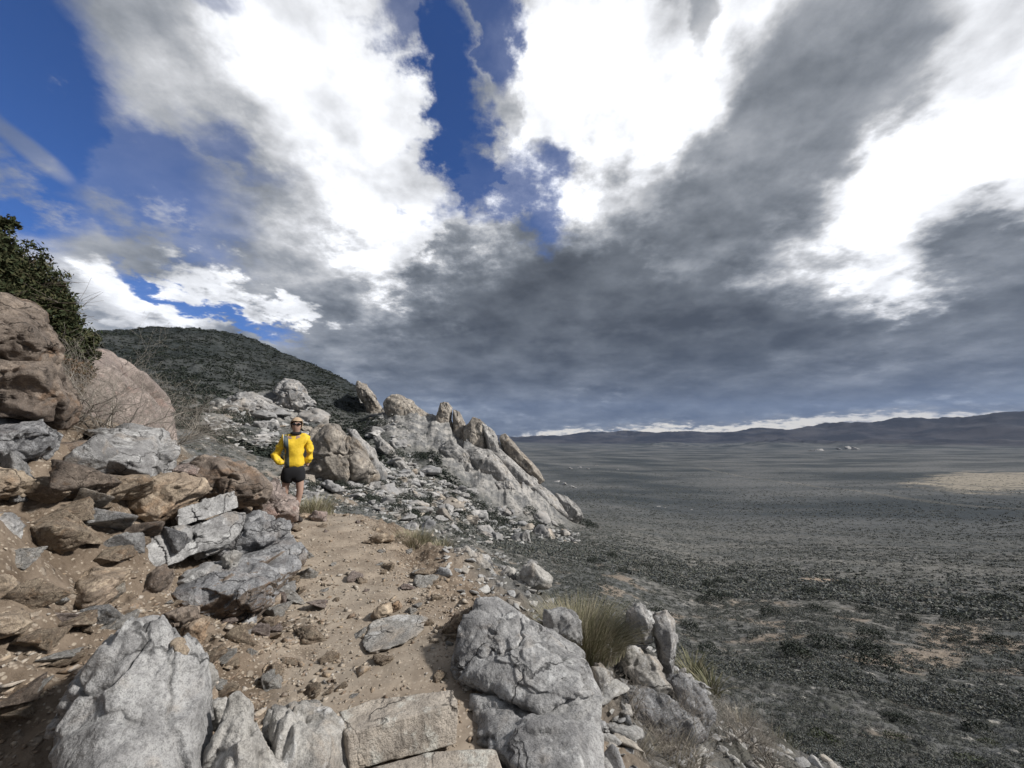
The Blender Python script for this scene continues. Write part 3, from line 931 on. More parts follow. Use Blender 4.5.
rock('slab', 'dark grey wedge slab pointing down the slope, lowest of the leaning slabs', 'dark', [(664, 674), (682, 672), (700, 690), (712, 712), (704, 740), (672, 730)], 4.0, T=.3, tilt=.2, level=5, sharp=34)
rock('slab', 'grey rock face under the leaning slabs behind the dead twigs', 'dark', [(600, 700), (630, 690), (664, 700), (694, 720), (700, 775), (640, 790), (600, 775)], 3.65, T=.45, level=6)
# --- rocks along the outer edge, further up the trail
rock('rock', 'pale jagged rock heap at the bend of the trail edge', 'pale', [(455, 556), (466, 545), (478, 552), (492, 572), (500, 585), (484, 590), (462, 578)], 5.9, T=.5, level=5, terr=.05, rough=.06)
rock('rock', 'low white rock beside the jagged heap at the trail edge', 'pale', [(500, 572), (508, 566), (516, 572), (515, 582), (503, 583)], 5.9, T=.3, level=4)
rock('slab', 'long tan splinter of rock lying against the flaking boulder', 'tan', [(437, 634), (452, 618), (472, 606), (474, 614), (458, 632), (442, 640)], 3.35, T=.12, level=5, sharp=26)
rock('stone', 'flat tan stone lying at the end of the visible trail near the bush', 'tan', [(371, 537), (380, 533), (393, 535), (394, 541), (382, 543), (372, 542)], GR(382, 543), T=.3, level=4)
rock('slab', 'flat pale grey rock set flush in the middle of the trail', 'pale', [(x_, y_, GR(x_, y_, .022)) for x_, y_ in ((362, 640), (372, 620), (400, 613), (427, 617), (420, 636), (392, 650), (366, 652))], 3.7, T=.04, bulge=0, level=5, sharp=14, rough=.012, terr=.0, cracks=0)
rock('stone', 'tan block beside the flush flat rock on the trail', 'tan', [(369, 616), (378, 606), (388, 604), (391, 614), (376, 621)], GR(380, 620), T=.12, level=4)
rock('stone', 'second tan block beside the flush flat rock, nearer the drop', 'tan', [(386, 606), (398, 600), (402, 607), (394, 613), (387, 613)], GR(395, 612), T=.12, level=4)
# --- left bank: stacked rocks
rock('boulder', 'rounded boulder with a weathered grey cap at the top left under the juniper', 'brown', [(-40, 300), (8, 298), (32, 308), (50, 328), (58, 348), (50, 360), (10, 364), (-40, 360)], 4.9, T=1.0, level=6, sharp=12, rough=.04, terr=.02)
rock('boulder', 'brown weathered boulder under the rounded grey cap, deep crack above it', 'brown', [(-40, 362), (12, 364), (50, 360), (64, 384), (75, 408), (62, 426), (20, 420), (-40, 420)], 4.85, T=1.0, level=6, sharp=16, rough=.05, terr=.035)
rock('boulder', 'smooth pinkish dome of rock behind the dead bush', 'pink', [(40, 360), (78, 347), (100, 350), (138, 378), (168, 408), (175, 440), (110, 470), (40, 460)], 8.6, T=2.5, level=6, sharp=8, rough=.015, terr=.006, cracks=1)
rock('rock', 'dark split rock on the left edge below the weathered boulder', 'dark', [(-30, 424), (10, 417), (40, 418), (55, 436), (48, 454), (26, 470), (-30, 476)], 4.6, T=.6, level=6, sharp=30, terr=.05)
rock('rock', 'dark brown rock recessed between the split rock and the whitish block', 'brown', [(50, 448), (62, 440), (96, 442), (100, 470), (80, 482), (56, 476)], 5.1, T=.5, level=5, sharp=26)
rock('boulder', 'whitish fractured block with a shaded left face on top of the bank', 'grey', [(95, 448, 5.1), (102, 432, 5.5), (130, 428, 5.7), (162, 432, 5.7), (173, 450, 5.5), (172, 478, 5.3), (152, 484, 5.1), (128, 474, 4.9), (98, 474, 5.0)], 5.3, T=.8, bulge=.08, level=6, sharp=32, terr=.04)
rock('rock', 'grey flat rock sitting on top behind the whitish fractured block', 'grey', [(88, 432), (100, 427), (122, 430), (120, 438), (92, 438)], 5.9, T=.5, level=4)
rock('rock', 'rounded brownish stone below the whitish fractured block', 'brown', [(95, 484), (108, 476), (126, 480), (131, 492), (120, 504), (102, 500)], 4.8, T=.3, level=5, sharp=10, terr=.01)
rock('rock', 'tan streaked rock leaning right below the whitish fractured block', 'tan', [(124, 500), (138, 482), (175, 476), (204, 478), (208, 490), (180, 505), (160, 525), (132, 522)], 4.9, T=.5, level=6, sharp=20, terr=.02)
rock('rock', 'pale tan stone jutting from the left edge of the bank', 'tan', [(-20, 470), (15, 468), (33, 480), (26, 494), (0, 500), (-20, 500)], 4.2, T=.4, level=5, sharp=26)
rock('rock', 'grey pitted rock lying on the dirt bank at the left edge', 'grey', [(-20, 516), (10, 515), (22, 524), (18, 538), (-20, 545)], 3.8, T=.3, level=5)
rock('slab', 'short grey slab wedged on top of the long sloping slab', 'grey', [(176, 510, 4.75), (234, 491, 5.15), (238, 507, 5.1), (181, 527, 4.7), (175, 518, 4.75)], 4.9, T=.28, bulge=0, level=6, sharp=40, rough=.02, terr=.012)
rock('slab', 'long sloping slab with a dark patch resting across the rock pile', 'grey', [(122, 548, 4.2), (180, 526, 4.5), (232, 512, 4.8), (246, 514, 4.9), (240, 530, 4.75), (222, 548, 4.6), (150, 570, 4.15), (124, 566, 4.1)], 4.4, T=.45, bulge=0, level=6, sharp=34, rough=.025, terr=.015)
rock('boulder', 'brown rounded boulder lying beyond the slabs left of the hiker', 'brown', [(176, 470), (206, 456), (240, 462), (266, 474), (278, 490), (268, 505), (240, 508), (200, 498), (178, 486)], 5.9, T=1.0, level=6, sharp=13, rough=.04, terr=.02)
rock('rock', 'grey flat rock on top beside the dead bush above the brown boulder', 'grey', [(178, 464), (196, 456), (216, 456), (212, 468), (186, 472)], 6.2, T=.5, level=5)
rock('rock', 'fractured pale rock right beside the hiker at the trail edge', 'pink', [(262, 486), (276, 484), (295, 500), (297, 520), (276, 532), (252, 524), (250, 500)], 6.3, T=.5, level=5, terr=.05)
rock('rock', 'grey speckled rock in the middle of the pile under the long slab', 'dark', [(228, 548), (240, 520), (262, 514), (284, 522), (292, 540), (262, 556), (215, 572), (200, 560)], 4.9, T=.6, level=6, sharp=24)
rock('rock', 'pale triangular face of rock at the hiker\'s side of the pile', 'pale', [(272, 530), (280, 516), (293, 536), (290, 548), (276, 548)], 5.2, T=.3, level=5, sharp=30)
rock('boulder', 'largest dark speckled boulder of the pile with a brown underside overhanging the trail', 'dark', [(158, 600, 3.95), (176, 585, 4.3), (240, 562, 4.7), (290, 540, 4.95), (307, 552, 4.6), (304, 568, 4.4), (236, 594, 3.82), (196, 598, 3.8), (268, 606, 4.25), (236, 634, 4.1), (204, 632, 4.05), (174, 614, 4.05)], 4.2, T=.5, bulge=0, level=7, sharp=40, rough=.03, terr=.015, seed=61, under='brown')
rock('rock', 'grey flat rock face between the long sloping slab and the largest dark boulder', 'grey', [(165, 585), (205, 562), (232, 560), (226, 578), (180, 595)], 4.3, T=.4, level=5)
rock('stone', 'small pale stone resting on the largest dark boulder', 'pale', [(222, 556), (234, 551), (242, 553), (238, 566), (228, 571), (223, 566)], 4.2, T=.1, level=4, sharp=30)
rock('slab', 'tilted brown grey slab leaning left of the largest dark boulder', 'brown', [(128, 606), (148, 576), (164, 564), (175, 568), (172, 584), (150, 614), (134, 614)], 3.9, T=.18, level=5, sharp=28)
rock('rock', 'block with a slate grey left face and tan end in the dirt bank', 'tan', [(66, 606, 3.6), (70, 574, 3.9), (92, 571, 3.85), (130, 568, 3.8), (118, 584, 3.55), (92, 612, 3.4)], 3.7, T=.35, bulge=.03, level=5, sharp=34)
rock('rock', 'small brown slab lying behind the top of the large pointed boulder', 'brown', [(164, 614), (182, 607), (196, 608), (200, 618), (184, 628), (168, 626)], 3.3, T=.2, level=5, sharp=26)
rock('rock', 'small angular tan rock right of the large pointed boulder', 'tan', [(178, 630), (196, 620), (208, 620), (206, 636), (196, 650), (184, 648)], 3.1, T=.15, level=5, sharp=26)
rock('stone', 'rounded brown cobble on the shoulder of the large pointed boulder', 'tan', [(170, 642), (182, 638), (192, 648), (188, 662), (174, 664)], 2.25, T=.1, level=4, sharp=8)
rock('stone', 'pale cobble between the large pointed boulder and the trail', 'pale', [(196, 668), (210, 664), (218, 676), (212, 690), (198, 686)], 2.6, T=.12, level=4, sharp=14)
rock('stone', 'white angular stone wedged at the foot of the large pointed boulder', 'pale', [(212, 702), (226, 700), (230, 716), (222, 734), (212, 730)], 2.35, T=.12, level=4)
rock('rock', 'pale tan rock in the dirt bank at the left edge', 'tan', [(-15, 575), (10, 574), (20, 590), (10, 606), (-15, 604)], 3.4, T=.3, level=5)
rock('rock', 'flat tan slab lying low on the dirt bank at the left edge', 'tan', [(-20, 615), (18, 612), (32, 622), (20, 634), (-20, 640)], 3.1, T=.25, level=5, sharp=30)
rock('stone', 'rounded tan rock at the far end of the trail beside the hiker\'s boots', 'pink', [(309, 517), (316, 511), (326, 513), (327, 522), (316, 524)], 7.6, T=.25, level=4, sharp=10)
rock('stone', 'flat tan rock lying directly behind the hiker\'s boots', 'tan', [(296, 517), (304, 513), (313, 515), (311, 521), (299, 522)], 7.9, T=.2, level=4)

# --- far rock fins along the ridge
FG = 'tall granite fins along the ridge'


def fin(label, mat, outline, r, T, **kw):
    kw.setdefault('level', 6)
    o = rock('boulder', label, mat, outline, r, T=T, **kw)
    o.name = 'rock_fin'; o['category'] = 'rock fin'; o['group'] = FG
    return o


fin('brown cliff at the end of the dark hill dropping to the right', 'fintan', [(356, 382), (364, 384), (374, 396), (384, 412), (376, 418), (366, 410), (358, 396)], GR(366, 412), 20, sharp=14, cracks=5, facet=.3)
fin('domed tan fin, leftmost of the ridge fins', 'fintan', [(384, 404), (389, 397), (398, 395), (411, 401), (423, 411), (434, 419), (438, 432), (426, 444), (411, 440), (398, 428), (387, 414)], 186, 16, sharp=14, cracks=6, facet=.18)
fin('cracked block fin with a split top, second along the ridge', 'fintan', [(435, 418), (440, 402), (448, 403), (452, 408), (452, 440), (446, 446), (436, 434)], 178, 12, sharp=30, cracks=5, facet=.15)
fin('right half of the split top fin, separated by a dark cleft', 'fintan', [(453, 409), (460, 413), (466, 426), (465, 442), (460, 454), (453, 448)], 177, 10, sharp=26, cracks=4, facet=.15)
fin('streaked pale face under the split top fin', 'fin', [(426, 438), (444, 440), (462, 454), (464, 472), (444, 468), (426, 456)], 172, 8, sharp=26, cracks=6, facet=.2)
fin('tallest pointed fin in the middle of the ridge', 'fintan', [(463, 446), (465, 428), (473, 415), (480, 419), (487, 428), (490, 450), (492, 474), (478, 470), (465, 458)], 170, 14, sharp=30, cracks=6, facet=.12)
fin('right flank slab of the tallest pointed fin', 'fin', [(480, 420), (494, 432), (501, 446), (506, 466), (504, 482), (492, 480), (488, 452), (484, 430)], 168.5, 10, sharp=30, cracks=5, facet=.12)
fin('upper end of the long outer slab, notched from the pointed fin', 'fintan', [(499, 436), (505, 433), (512, 442), (525, 456), (538, 469), (546, 482), (538, 484), (522, 472), (507, 458)], 170, 10, sharp=30, cracks=4, facet=.12)
fin('long pale slab slanting right down to the plain', 'fin', [(490, 448), (502, 450), (522, 468), (543, 486), (563, 506), (572, 518), (562, 524), (538, 512), (517, 500), (500, 486), (490, 468)], 164, 9, sharp=28, cracks=7, facet=.12)
fin('broad smooth pale slab leaning in the middle of the ridge', 'fin', [(462, 452), (474, 444), (492, 452), (512, 476), (526, 498), (514, 508), (492, 494), (470, 474)], 158, 9, sharp=24, cracks=6, facet=.10)
fin('smooth pale slab face under the split top fin, left of the broad slab', 'fin', [(436, 446), (452, 440), (466, 452), (480, 474), (484, 488), (466, 484), (446, 466)], 156, 8, sharp=24, cracks=5, facet=.10)
fin('low fin at the foot of the ridge, lowest on the plain', 'fin', [(556, 493), (568, 498), (582, 511), (584, 518), (576, 527), (566, 522), (555, 502)], 166, 9, sharp=24, cracks=3, facet=.15)
fin('square pale block face low in front of the long slab', 'fin', [(494, 482), (510, 481), (524, 502), (512, 510), (498, 500)], 150, 8, sharp=28, cracks=4, facet=.2)
fin('pale slanting slab in the boulders below the domed fin', 'fin', [(392, 459), (400, 457), (418, 478), (414, 488), (397, 476)], 125, 5, sharp=26, facet=.2)
fin('pale slanting slab left of the block below the domed fin', 'fin', [(372, 436), (380, 436), (396, 452), (402, 466), (392, 462), (376, 448)], 138, 6, sharp=26, facet=.2)
fin('pale cracked face between the domed fin and the split top fin', 'fin', [(404, 432), (424, 434), (440, 452), (446, 466), (428, 462), (408, 448)], 165, 8, sharp=24, cracks=6, facet=.2)
# pale dome in the talus right of the hiker, and outcrops above
fin('pale layered dome of rock right behind the hiker', 'fintan', [(302, 462), (306, 436), (318, 422), (332, 421), (346, 430), (362, 446), (374, 462), (384, 480), (372, 492), (330, 490), (302, 482)], GR(345, 482), 8, sharp=9, cracks=6, crack_depth=.06, terr=.015)
fin('long pale edge of rock running down right of the layered dome', 'far', [(344, 426), (352, 428), (368, 446), (388, 474), (384, 486), (364, 462)], GR(378, 482), 4, sharp=14, level=5)
fin('jagged pale outcrop on the side of the dark hill', 'far', [(276, 390), (286, 382), (298, 384), (316, 406), (304, 416), (276, 410)], GR(296, 408), 12, sharp=22, terr=.06, cracks=5, crack_depth=.07)
fin('low broken outcrop left on the side of the dark hill', 'far', [(222, 404), (236, 396), (256, 398), (274, 408), (266, 424), (236, 428), (214, 422)], GR(245, 418), 12, sharp=24, terr=.07, cracks=6, crack_depth=.08)
# ------------------------------------------------------------------ scattered stones
PROT = []
for i in range(14):
    pr = np.random.default_rng(500 + i)
    p = pr.normal(size=(9, 3)); p /= np.linalg.norm(p, axis=1)[:, None]
    p *= np.array([1, pr.uniform(.6, .95), pr.uniform(.4, .75)])
    v, f = rock_mesh(p, 600 + i, level=4, sharp=70, rough=.03, cracks=1, terr=.0, chips=3, facet=.5)
    PROT.append((v, f))
PROTL = []
for i in range(10):
    pr = np.random.default_rng(900 + i)
    p = pr.uniform(-1, 1, size=(8, 3))
    p *= np.array([1, pr.uniform(.6, .95), pr.uniform(.35, .75)])
    bm = bmesh.new()
    for q_ in p: bm.verts.new(q_)
    bmesh.ops.convex_hull(bm, input=bm.verts[:], use_existing_faces=False)
    bmesh.ops.delete(bm, geom=[q_ for q_ in bm.verts if not q_.link_faces], context='VERTS')
    bmesh.ops.triangulate(bm, faces=bm.faces[:]); bm.verts.index_update()
    v = np.array([tuple(q_.co) for q_ in bm.verts]); f = np.array([[w_.index for w_ in q_.verts] for q_ in bm.faces]); bm.free()
    PROTL.append((v, f))
PROTM = []
for i in range(10):
    pr = np.random.default_rng(1500 + i)
    p = pr.uniform(-1, 1, (9, 3)) * np.array([1, pr.uniform(.55, .9), pr.uniform(.3, .6)])
    PROTM.append(rock_mesh(p, 1550 + i, level=3, sharp=60, rough=.05, cracks=0, terr=0, chips=3))
_pm = {}


def stone_proto(i, mat):
    if (i, mat) not in _pm:
        me = new_mesh('stone', PROT[i][0], PROT[i][1]); me.materials.append(M[mat]); _pm[(i, mat)] = me
    return _pm[(i, mat)]


def put_stone(name, x, y, s, mat, label, cat, group, sink=.25, flat=1.0):
    o = bpy.data.objects.new(name, stone_proto(random.randrange(len(PROT)), mat)); COL.objects.link(o)
    o.location = (x, y, ground(x, y) + s * (.5 - sink) * .5)
    o.rotation_euler = (random.uniform(-.35, .35), random.uniform(-.35, .35), random.uniform(0, 6.28))
    o.scale = (s, s * random.uniform(.7, 1.1), s * random.uniform(.6, 1.0) * flat)
    return tag(o, label, cat, group)


def scatter_mesh(name, protos, xs, ys, sc, mat, label, cat, lift=0.1, zs=None, flat=1.0, tiltv=.4):
    n = len(xs); zs = H(xs, ys) if zs is None else zs
    which = rng.integers(0, len(protos), n)
    V, F, base = [], [], 0
    for k, (v, f) in enumerate(protos):
        idx = np.where(which == k)[0]
        if not len(idx): continue
        m = len(idx)
        a = rng.uniform(0, 6.28, m); tx = rng.normal(0, tiltv, m)
        ca, sa, ct, st_ = np.cos(a), np.sin(a), np.cos(tx), np.sin(tx)
        s3 = sc[idx][:, None] * np.stack([np.ones(m), rng.uniform(.7, 1.1, m), rng.uniform(.6, 1., m) * flat], 1)
        p = v[None] * s3[:, None, :]
        y1 = p[:, :, 1] * ct[:, None] - p[:, :, 2] * st_[:, None]; z1 = p[:, :, 1] * st_[:, None] + p[:, :, 2] * ct[:, None]
        x1 = p[:, :, 0]
        X2 = x1 * ca[:, None] - y1 * sa[:, None] + xs[idx][:, None]; Y2 = x1 * sa[:, None] + y1 * ca[:, None] + ys[idx][:, None]
        Z2 = z1 + (zs[idx] + lift * sc[idx])[:, None]
        V.append(np.stack([X2, Y2, Z2], 2).reshape(-1, 3))
        F.append((f[None] + (np.arange(m) * len(v))[:, None, None] + base).reshape(-1, f.shape[1])); base += m * len(v)
    me = new_mesh(name, np.vstack(V), np.vstack(F), smooth=False)
    o = link(name, me, mat)
    if label: tag(o, label, cat, kind='stuff')
    return o


NL = [((520, 660), 3.0, 'the large flaking boulder'), ((240, 610), 4.2, 'the largest dark boulder of the rock pile'), ((120, 640), 2.6, 'the large pointed boulder'), ((300, 735), 2.2, 'the rounded domed boulder'),
      ((395, 720), 2.4, 'the squared edging block'), ((395, 632), 3.6, 'the flush flat rock in the trail'), ((300, 525), 7.2, "the hiker's boots"), ((414, 548), 6.5, 'the grass at the far bend'), ((100, 592), 3.8, 'the slate faced block in the dirt bank'),
      ((20, 560), 3.6, 'the left edge of the dirt bank'), ((140, 515), 4.9, 'the tan streaked rock'), ((475, 575), 5.8, 'the jagged pale heap'), ((330, 590), 4.8, 'the middle of the trail bend'), ((600, 760), 3.2, 'the straw grass')]
NL = [(PT(a[0], a[1], r), t) for a, r, t in NL]
ML = [((330, 480), 80, 'below the layered dome'), ((430, 500), 110, 'in the middle of the talus slope'), ((520, 525), 140, 'at the foot of the pointed fin'), ((570, 530), 150, 'at the foot of the lowest fin'), ((400, 440), 150, 'below the domed fin'),
      ((260, 425), 160, 'near the low outcrop on the dark hill'), ((300, 500), 50, 'just behind the hiker'), ((480, 560), 60, 'nearest the trail edge'), ((460, 470), 150, 'below the split top fin'), ((380, 475), 90, 'right of the layered dome')]
ML = [(PT(a[0], a[1], r), t) for a, r, t in ML]
SL = [((650, 600), 45, 'beyond the upright slabs'), ((720, 660), 20, 'behind the yuccas'), ((800, 740), 12, 'just under the stony slope'), ((820, 663), 35, 'in the middle of the slope'), ((960, 650), 50, 'by the sandy wash at the right'), ((1000, 720), 30, 'low in the right corner'),
      ((900, 700), 28, 'above the right corner'), ((815, 577), 95, 'near the bare sandy clearing'), ((960, 590), 85, 'far down the slope at the right'), ((620, 540), 110, 'near the plain below the fins'), ((720, 570), 90, 'in the far scrub beyond the grass clump'), ((880, 620), 60, 'left of the sandy wash')]
SL = [(PT(a[0], a[1], r), t) for a, r, t in SL]


def near_mark(x, y, marks):
    return min(marks, key=lambda m: math.hypot(m[0][0] - x, m[0][1] - y) / (math.hypot(x, y) + 1) + abs(math.atan2(m[0][0], m[0][1]) - math.atan2(x, y)))[1]


# loose stones on the path and bank (in ground coordinates)
def rand_in(n, fn, xr, yr):
    xs, ys = [], []
    while len(xs) < n:
        x = rng.uniform(*xr, 4000); y = rng.uniform(*yr, 4000)
        k = rng.random(4000) < fn(x, y); xs += list(x[k]); ys += list(y[k])
    return np.array(xs[:n]), np.array(ys[:n])


def bank_w(x, y):
    td = trail_dist(x, y)
    side = x - np.interp(y, TRAIL[:, 1], TRAIL[:, 0])
    rr_ = np.hypot(x, y)
    left = np.exp(-((side + 1.2) / .75) ** 2)
    rim = .55 * np.exp(-((side - .75) / .35) ** 2)
    mid = .04 * (td < .8)
    return (left + rim + mid) * (rr_ < 9) * (rr_ > 1.7) * (y > 1)


xs, ys = rand_in(230, lambda x, y: bank_w(x, y) * np.clip(1.6 - np.hypot(x, y) * .17, .15, 1), (-5.5, 1), (1, 9))
LBL = {'tan': 'tan broken', 'pale': 'pale angular', 'pink': 'pinkish'}
for x, y in zip(xs, ys):
    mt_ = random.choices(['tan', 'pale', 'pink'], [5, 4, 1])[0]
    sz = float(np.clip(rng.lognormal(-2.75, .5), .03, .17))
    lb = f"{'tiny' if sz < .05 else 'small' if sz < .09 else 'fist sized' if sz < .12 else 'large'} {LBL[mt_]} stone lying loose near {near_mark(x, y, NL)}"
    put_stone('stone', x, y, sz, mt_, lb, 'stone', 'loose stones beside the trail')
SLAB = []
for i in range(12):
    pr = np.random.default_rng(1200 + i)
    p = pr.uniform(-1, 1, (9, 3)) * np.array([1, pr.uniform(.6, .9), pr.uniform(.38, .65)])
    v, f = rock_mesh(p, 1250 + i, level=5, sharp=30, rough=.03, cracks=2, terr=.015, chips=4, facet=.25)
    SLAB.append((v, f))
bi = 0
for (px, py, s_, mt_) in [(12, 452, .20, 'tan'), (30, 486, .22, 'brown'), (48, 500, .16, 'tan'), (70, 492, .22, 'brown'), (62, 520, .15, 'tan'), (88, 512, .16, 'brown'), (20, 560, .14, 'pale'), (45, 545, .16, 'tan'),
                          (75, 545, .18, 'tan'), (100, 530, .18, 'grey'), (118, 548, .20, 'brown'), (105, 560, .14, 'tan'), (38, 575, .15, 'tan'), (55, 598, .14, 'pale'), (30, 602, .17, 'tan'), (12, 650, .16, 'brown'),
                          (45, 640, .15, 'tan'), (75, 628, .16, 'tan'), (60, 660, .12, 'pale'), (100, 622, .14, 'grey'), (120, 596, .15, 'brown'), (140, 540, .18, 'brown'), (150, 520, .16, 'tan'), (110, 498, .18, 'brown'),
                          (210, 640, .12, 'tan'), (225, 655, .10, 'brown'), (240, 642, .13, 'tan'), (262, 628, .12, 'tan'), (280, 612, .12, 'pale'), (296, 598, .10, 'tan'), (285, 590, .12, 'brown'), (305, 578, .10, 'pale'),
                          (250, 655, .08, 'pale'), (275, 640, .09, 'tan'), (232, 668, .09, 'tan'), (208, 660, .10, 'tan'), (215, 600, .16, 'brown'), (185, 548, .22, 'brown'), (195, 540, .2, 'grey'), (160, 548, .22, 'dark'),
                          (20, 700, .14, 'brown'), (8, 720, .16, 'tan'), (40, 690, .10, 'pale'), (222, 500, .24, 'grey'), (245, 545, .2, 'brown'), (140, 470, .2, 'tan'), (80, 470, .2, 'grey'), (185, 482, .2, 'pink')]:
    px += random.uniform(-4, 4); r_ = GR(px, py)
    if mt_ == 'brown' and random.random() < .75: mt_ = random.choice(['tan', 'pale', 'grey', 'buff'])
    p = PT(px, py, r_); bi += 1
    me_key = ('slab', bi % 12, mt_)
    if me_key not in _pm:
        v, f = SLAB[bi % 12]; me = new_mesh('rock', v, f); me.materials.append(M[mt_]); _pm[me_key] = me
    o = bpy.data.objects.new('rock', _pm[me_key]); COL.objects.link(o)
    s_ *= r_ / 4.6 * random.uniform(.9, 1.3) * (1.2 if py < 560 and px < 170 else 1)
    o.location = (p[0], p[1], p[2] + s_ * .22); o.scale = (s_, s_, s_ * random.uniform(.8, 1.3)); o.rotation_euler = (random.uniform(-.5, .3), random.uniform(-.55, .1), random.uniform(-.6, .9))
    sz_ = 'small' if s_ < .12 else 'medium' if s_ < .18 else 'big'
    tag(o, f"{sz_} angular {mt_ if mt_ not in ('pink',) else 'pinkish'} rock in bank near {near_mark(p[0], p[1], NL)}", 'rock', 'angular rocks packed in the bank')
xs, ys = rand_in(13000, lambda x, y: (bank_w(x, y) + .04 * (trail_dist(x, y) < 1.0)) * np.clip(1.2 - np.hypot(x, y) * .10, .1, 1), (-6, 1.2), (1, 9.5))
scatter_mesh('gravel', PROTL, xs, ys, np.clip(rng.lognormal(-4.45, .65, len(xs)), .004, .06), M['gravel'], 'loose tan gravel and rock chips over the trail and bank', 'gravel')

xs, ys = rand_in(6000, lambda x, y: (trail_dist(x, y) < .95) * np.clip(1.2 - np.hypot(x, y) * .10, .1, 1), (-6, 1.2), (1.8, 9.5))
scatter_mesh('grit', PROTL, xs, ys, np.clip(rng.lognormal(-5.0, .4, len(xs)), .003, .014), M['gravel'], 'fine grit pressed into the trodden trail', 'grit', lift=0)

# talus: in view, on the slope below the fins and round the dome
def polar_pts(n, pxr, rrng, dens):
    xs, ys = [], []
    while len(xs) < n:
        th_ = rng.uniform(TT(pxr[0], 432)[0], TT(pxr[1], 432)[0], 6000); r_ = np.exp(rng.uniform(math.log(rrng[0]), math.log(rrng[1]), 6000))
        x, y = r_ * np.sin(th_), r_ * np.cos(th_); k = rng.random(6000) < dens(x, y, th_, r_)
        xs += list(x[k]); ys += list(y[k])
    return np.array(xs[:n]), np.array(ys[:n])


def talus_d(x, y, th_, r_):
    z = H(x, y, False); px, py = px_of(x, y, z)
    d = np.zeros(len(x))
    def el(cx, cy, rx, ry, rot, w):
        a = R(rot); dx, dy = px - cx, py - cy
        u, v = dx * math.cos(a) + dy * math.sin(a), -dx * math.sin(a) + dy * math.cos(a)
        return w * np.clip(1.6 - np.hypot(u / rx, v / ry) * 1.3, 0, 1)
    for e in [(350, 490, 60, 16, 10, 1), (440, 500, 90, 18, 22, .8), (520, 522, 60, 10, 15, .9), (400, 450, 40, 20, 40, .8), (300, 500, 40, 25, 0, .6), (260, 425, 60, 25, 0, .55), (390, 500, 60, 20, 20, .8), (430, 530, 60, 12, 10, .35), (480, 560, 60, 14, 20, .3)]:
        d = np.maximum(d, el(*e))
    cl = sst(-.25, .35, fbm(np.stack([x / 9, y / 9, z / 9], 1), 3))
    return d * (.25 + .75 * cl)


xs, ys = polar_pts(290, (215, 590), (40, 185), talus_d)
for x, y in zip(xs, ys):
    r_ = math.hypot(x, y); mt_ = random.choices(['far', 'fartan'], [4, 1])[0]
    q_ = float(np.clip(rng.lognormal(-3.95, .42), .010, .040))
    lb = f"{'small' if q_ < .016 else 'middling' if q_ < .025 else 'large'} {'pale grey' if mt_ == 'far' else 'tan weathered'} boulder {near_mark(x, y, ML)}"
    put_stone('boulder', x, y, r_ * q_, mt_, lb, 'boulder', 'talus boulders below the ridge')
xs, ys = polar_pts(3200, (200, 600), (32, 200), talus_d)
scatter_mesh('talus_rubble', PROTM, xs, ys, np.hypot(xs, ys) * np.clip(rng.lognormal(-4.95, .5, len(xs)), .003, .014), M['talus'], 'pale broken rubble spread between the talus boulders', 'rubble')
# pale rock piles out on the plain
for (px, py, s_, lb) in [(570, 469, 3.6, 'white boulder of the pile on the plain just right of the fins'), (580, 468, 4.5, 'tallest white boulder of the pile on the plain right of the fins'), (588, 469, 3.2, 'last white boulder of the pile on the plain right of the fins'),
                        (556, 482, 5.5, 'pale rock beyond the lowest fin, first of three'), (565, 485, 6, 'pale rock beyond the lowest fin, middle of three'), (574, 488, 4.5, 'pale rock beyond the lowest fin, last of three'),
                        (812, 451, 3.0, 'small pale rock far out on the valley floor'), (820, 450.5, 4.2, 'pale rock hump far out on the valley floor'), (840, 449.6, 4.2, 'pale rock pile far out beside the taller hump'), (848, 449, 5.2, 'taller pale rock hump farthest out on the valley floor'), (856, 449.6, 3.4, 'small pale rock at the end of the farthest pile'),
                        (644, 508, 2.2, 'white boulder alone in dark scrub on the plain'), (659, 507, 2.8, 'larger white boulder of a pair in dark scrub'), (665, 508, 1.8, 'smaller white boulder of a pair in dark scrub'), (692, 510, 2.2, 'low white boulder in dark scrub near the valley middle'), (708, 513, 1.6, 'small white rock in dark scrub near the valley middle'), (596, 466, 2.4, 'small white rock beyond the pile right of the fins'), (618, 470, 2.0, 'tiny white rock on the plain right of the fins')]:
    r_ = GR(px, py); p = PT(px, py, r_)
    put_stone('boulder', p[0], p[1], s_ * r_ / FPX, 'far', lb, 'boulder', 'pale rocks out on the plain', sink=.5, flat=.75)
# rubble on the near outer slope
xs, ys = polar_pts(2400, (440, 830), (2.6, 18), lambda x, y, t, r: .7 * (H(x, y, False) < -.12) * np.clip(1.4 - r / 14, 0, 1))
scatter_mesh('slope_rubble', PROTM, xs, ys, np.clip(rng.lognormal(-3.0, .6, len(xs)), .015, .16), M['slope_stone'], 'broken grey rock lying down the outer slope', 'rubble')

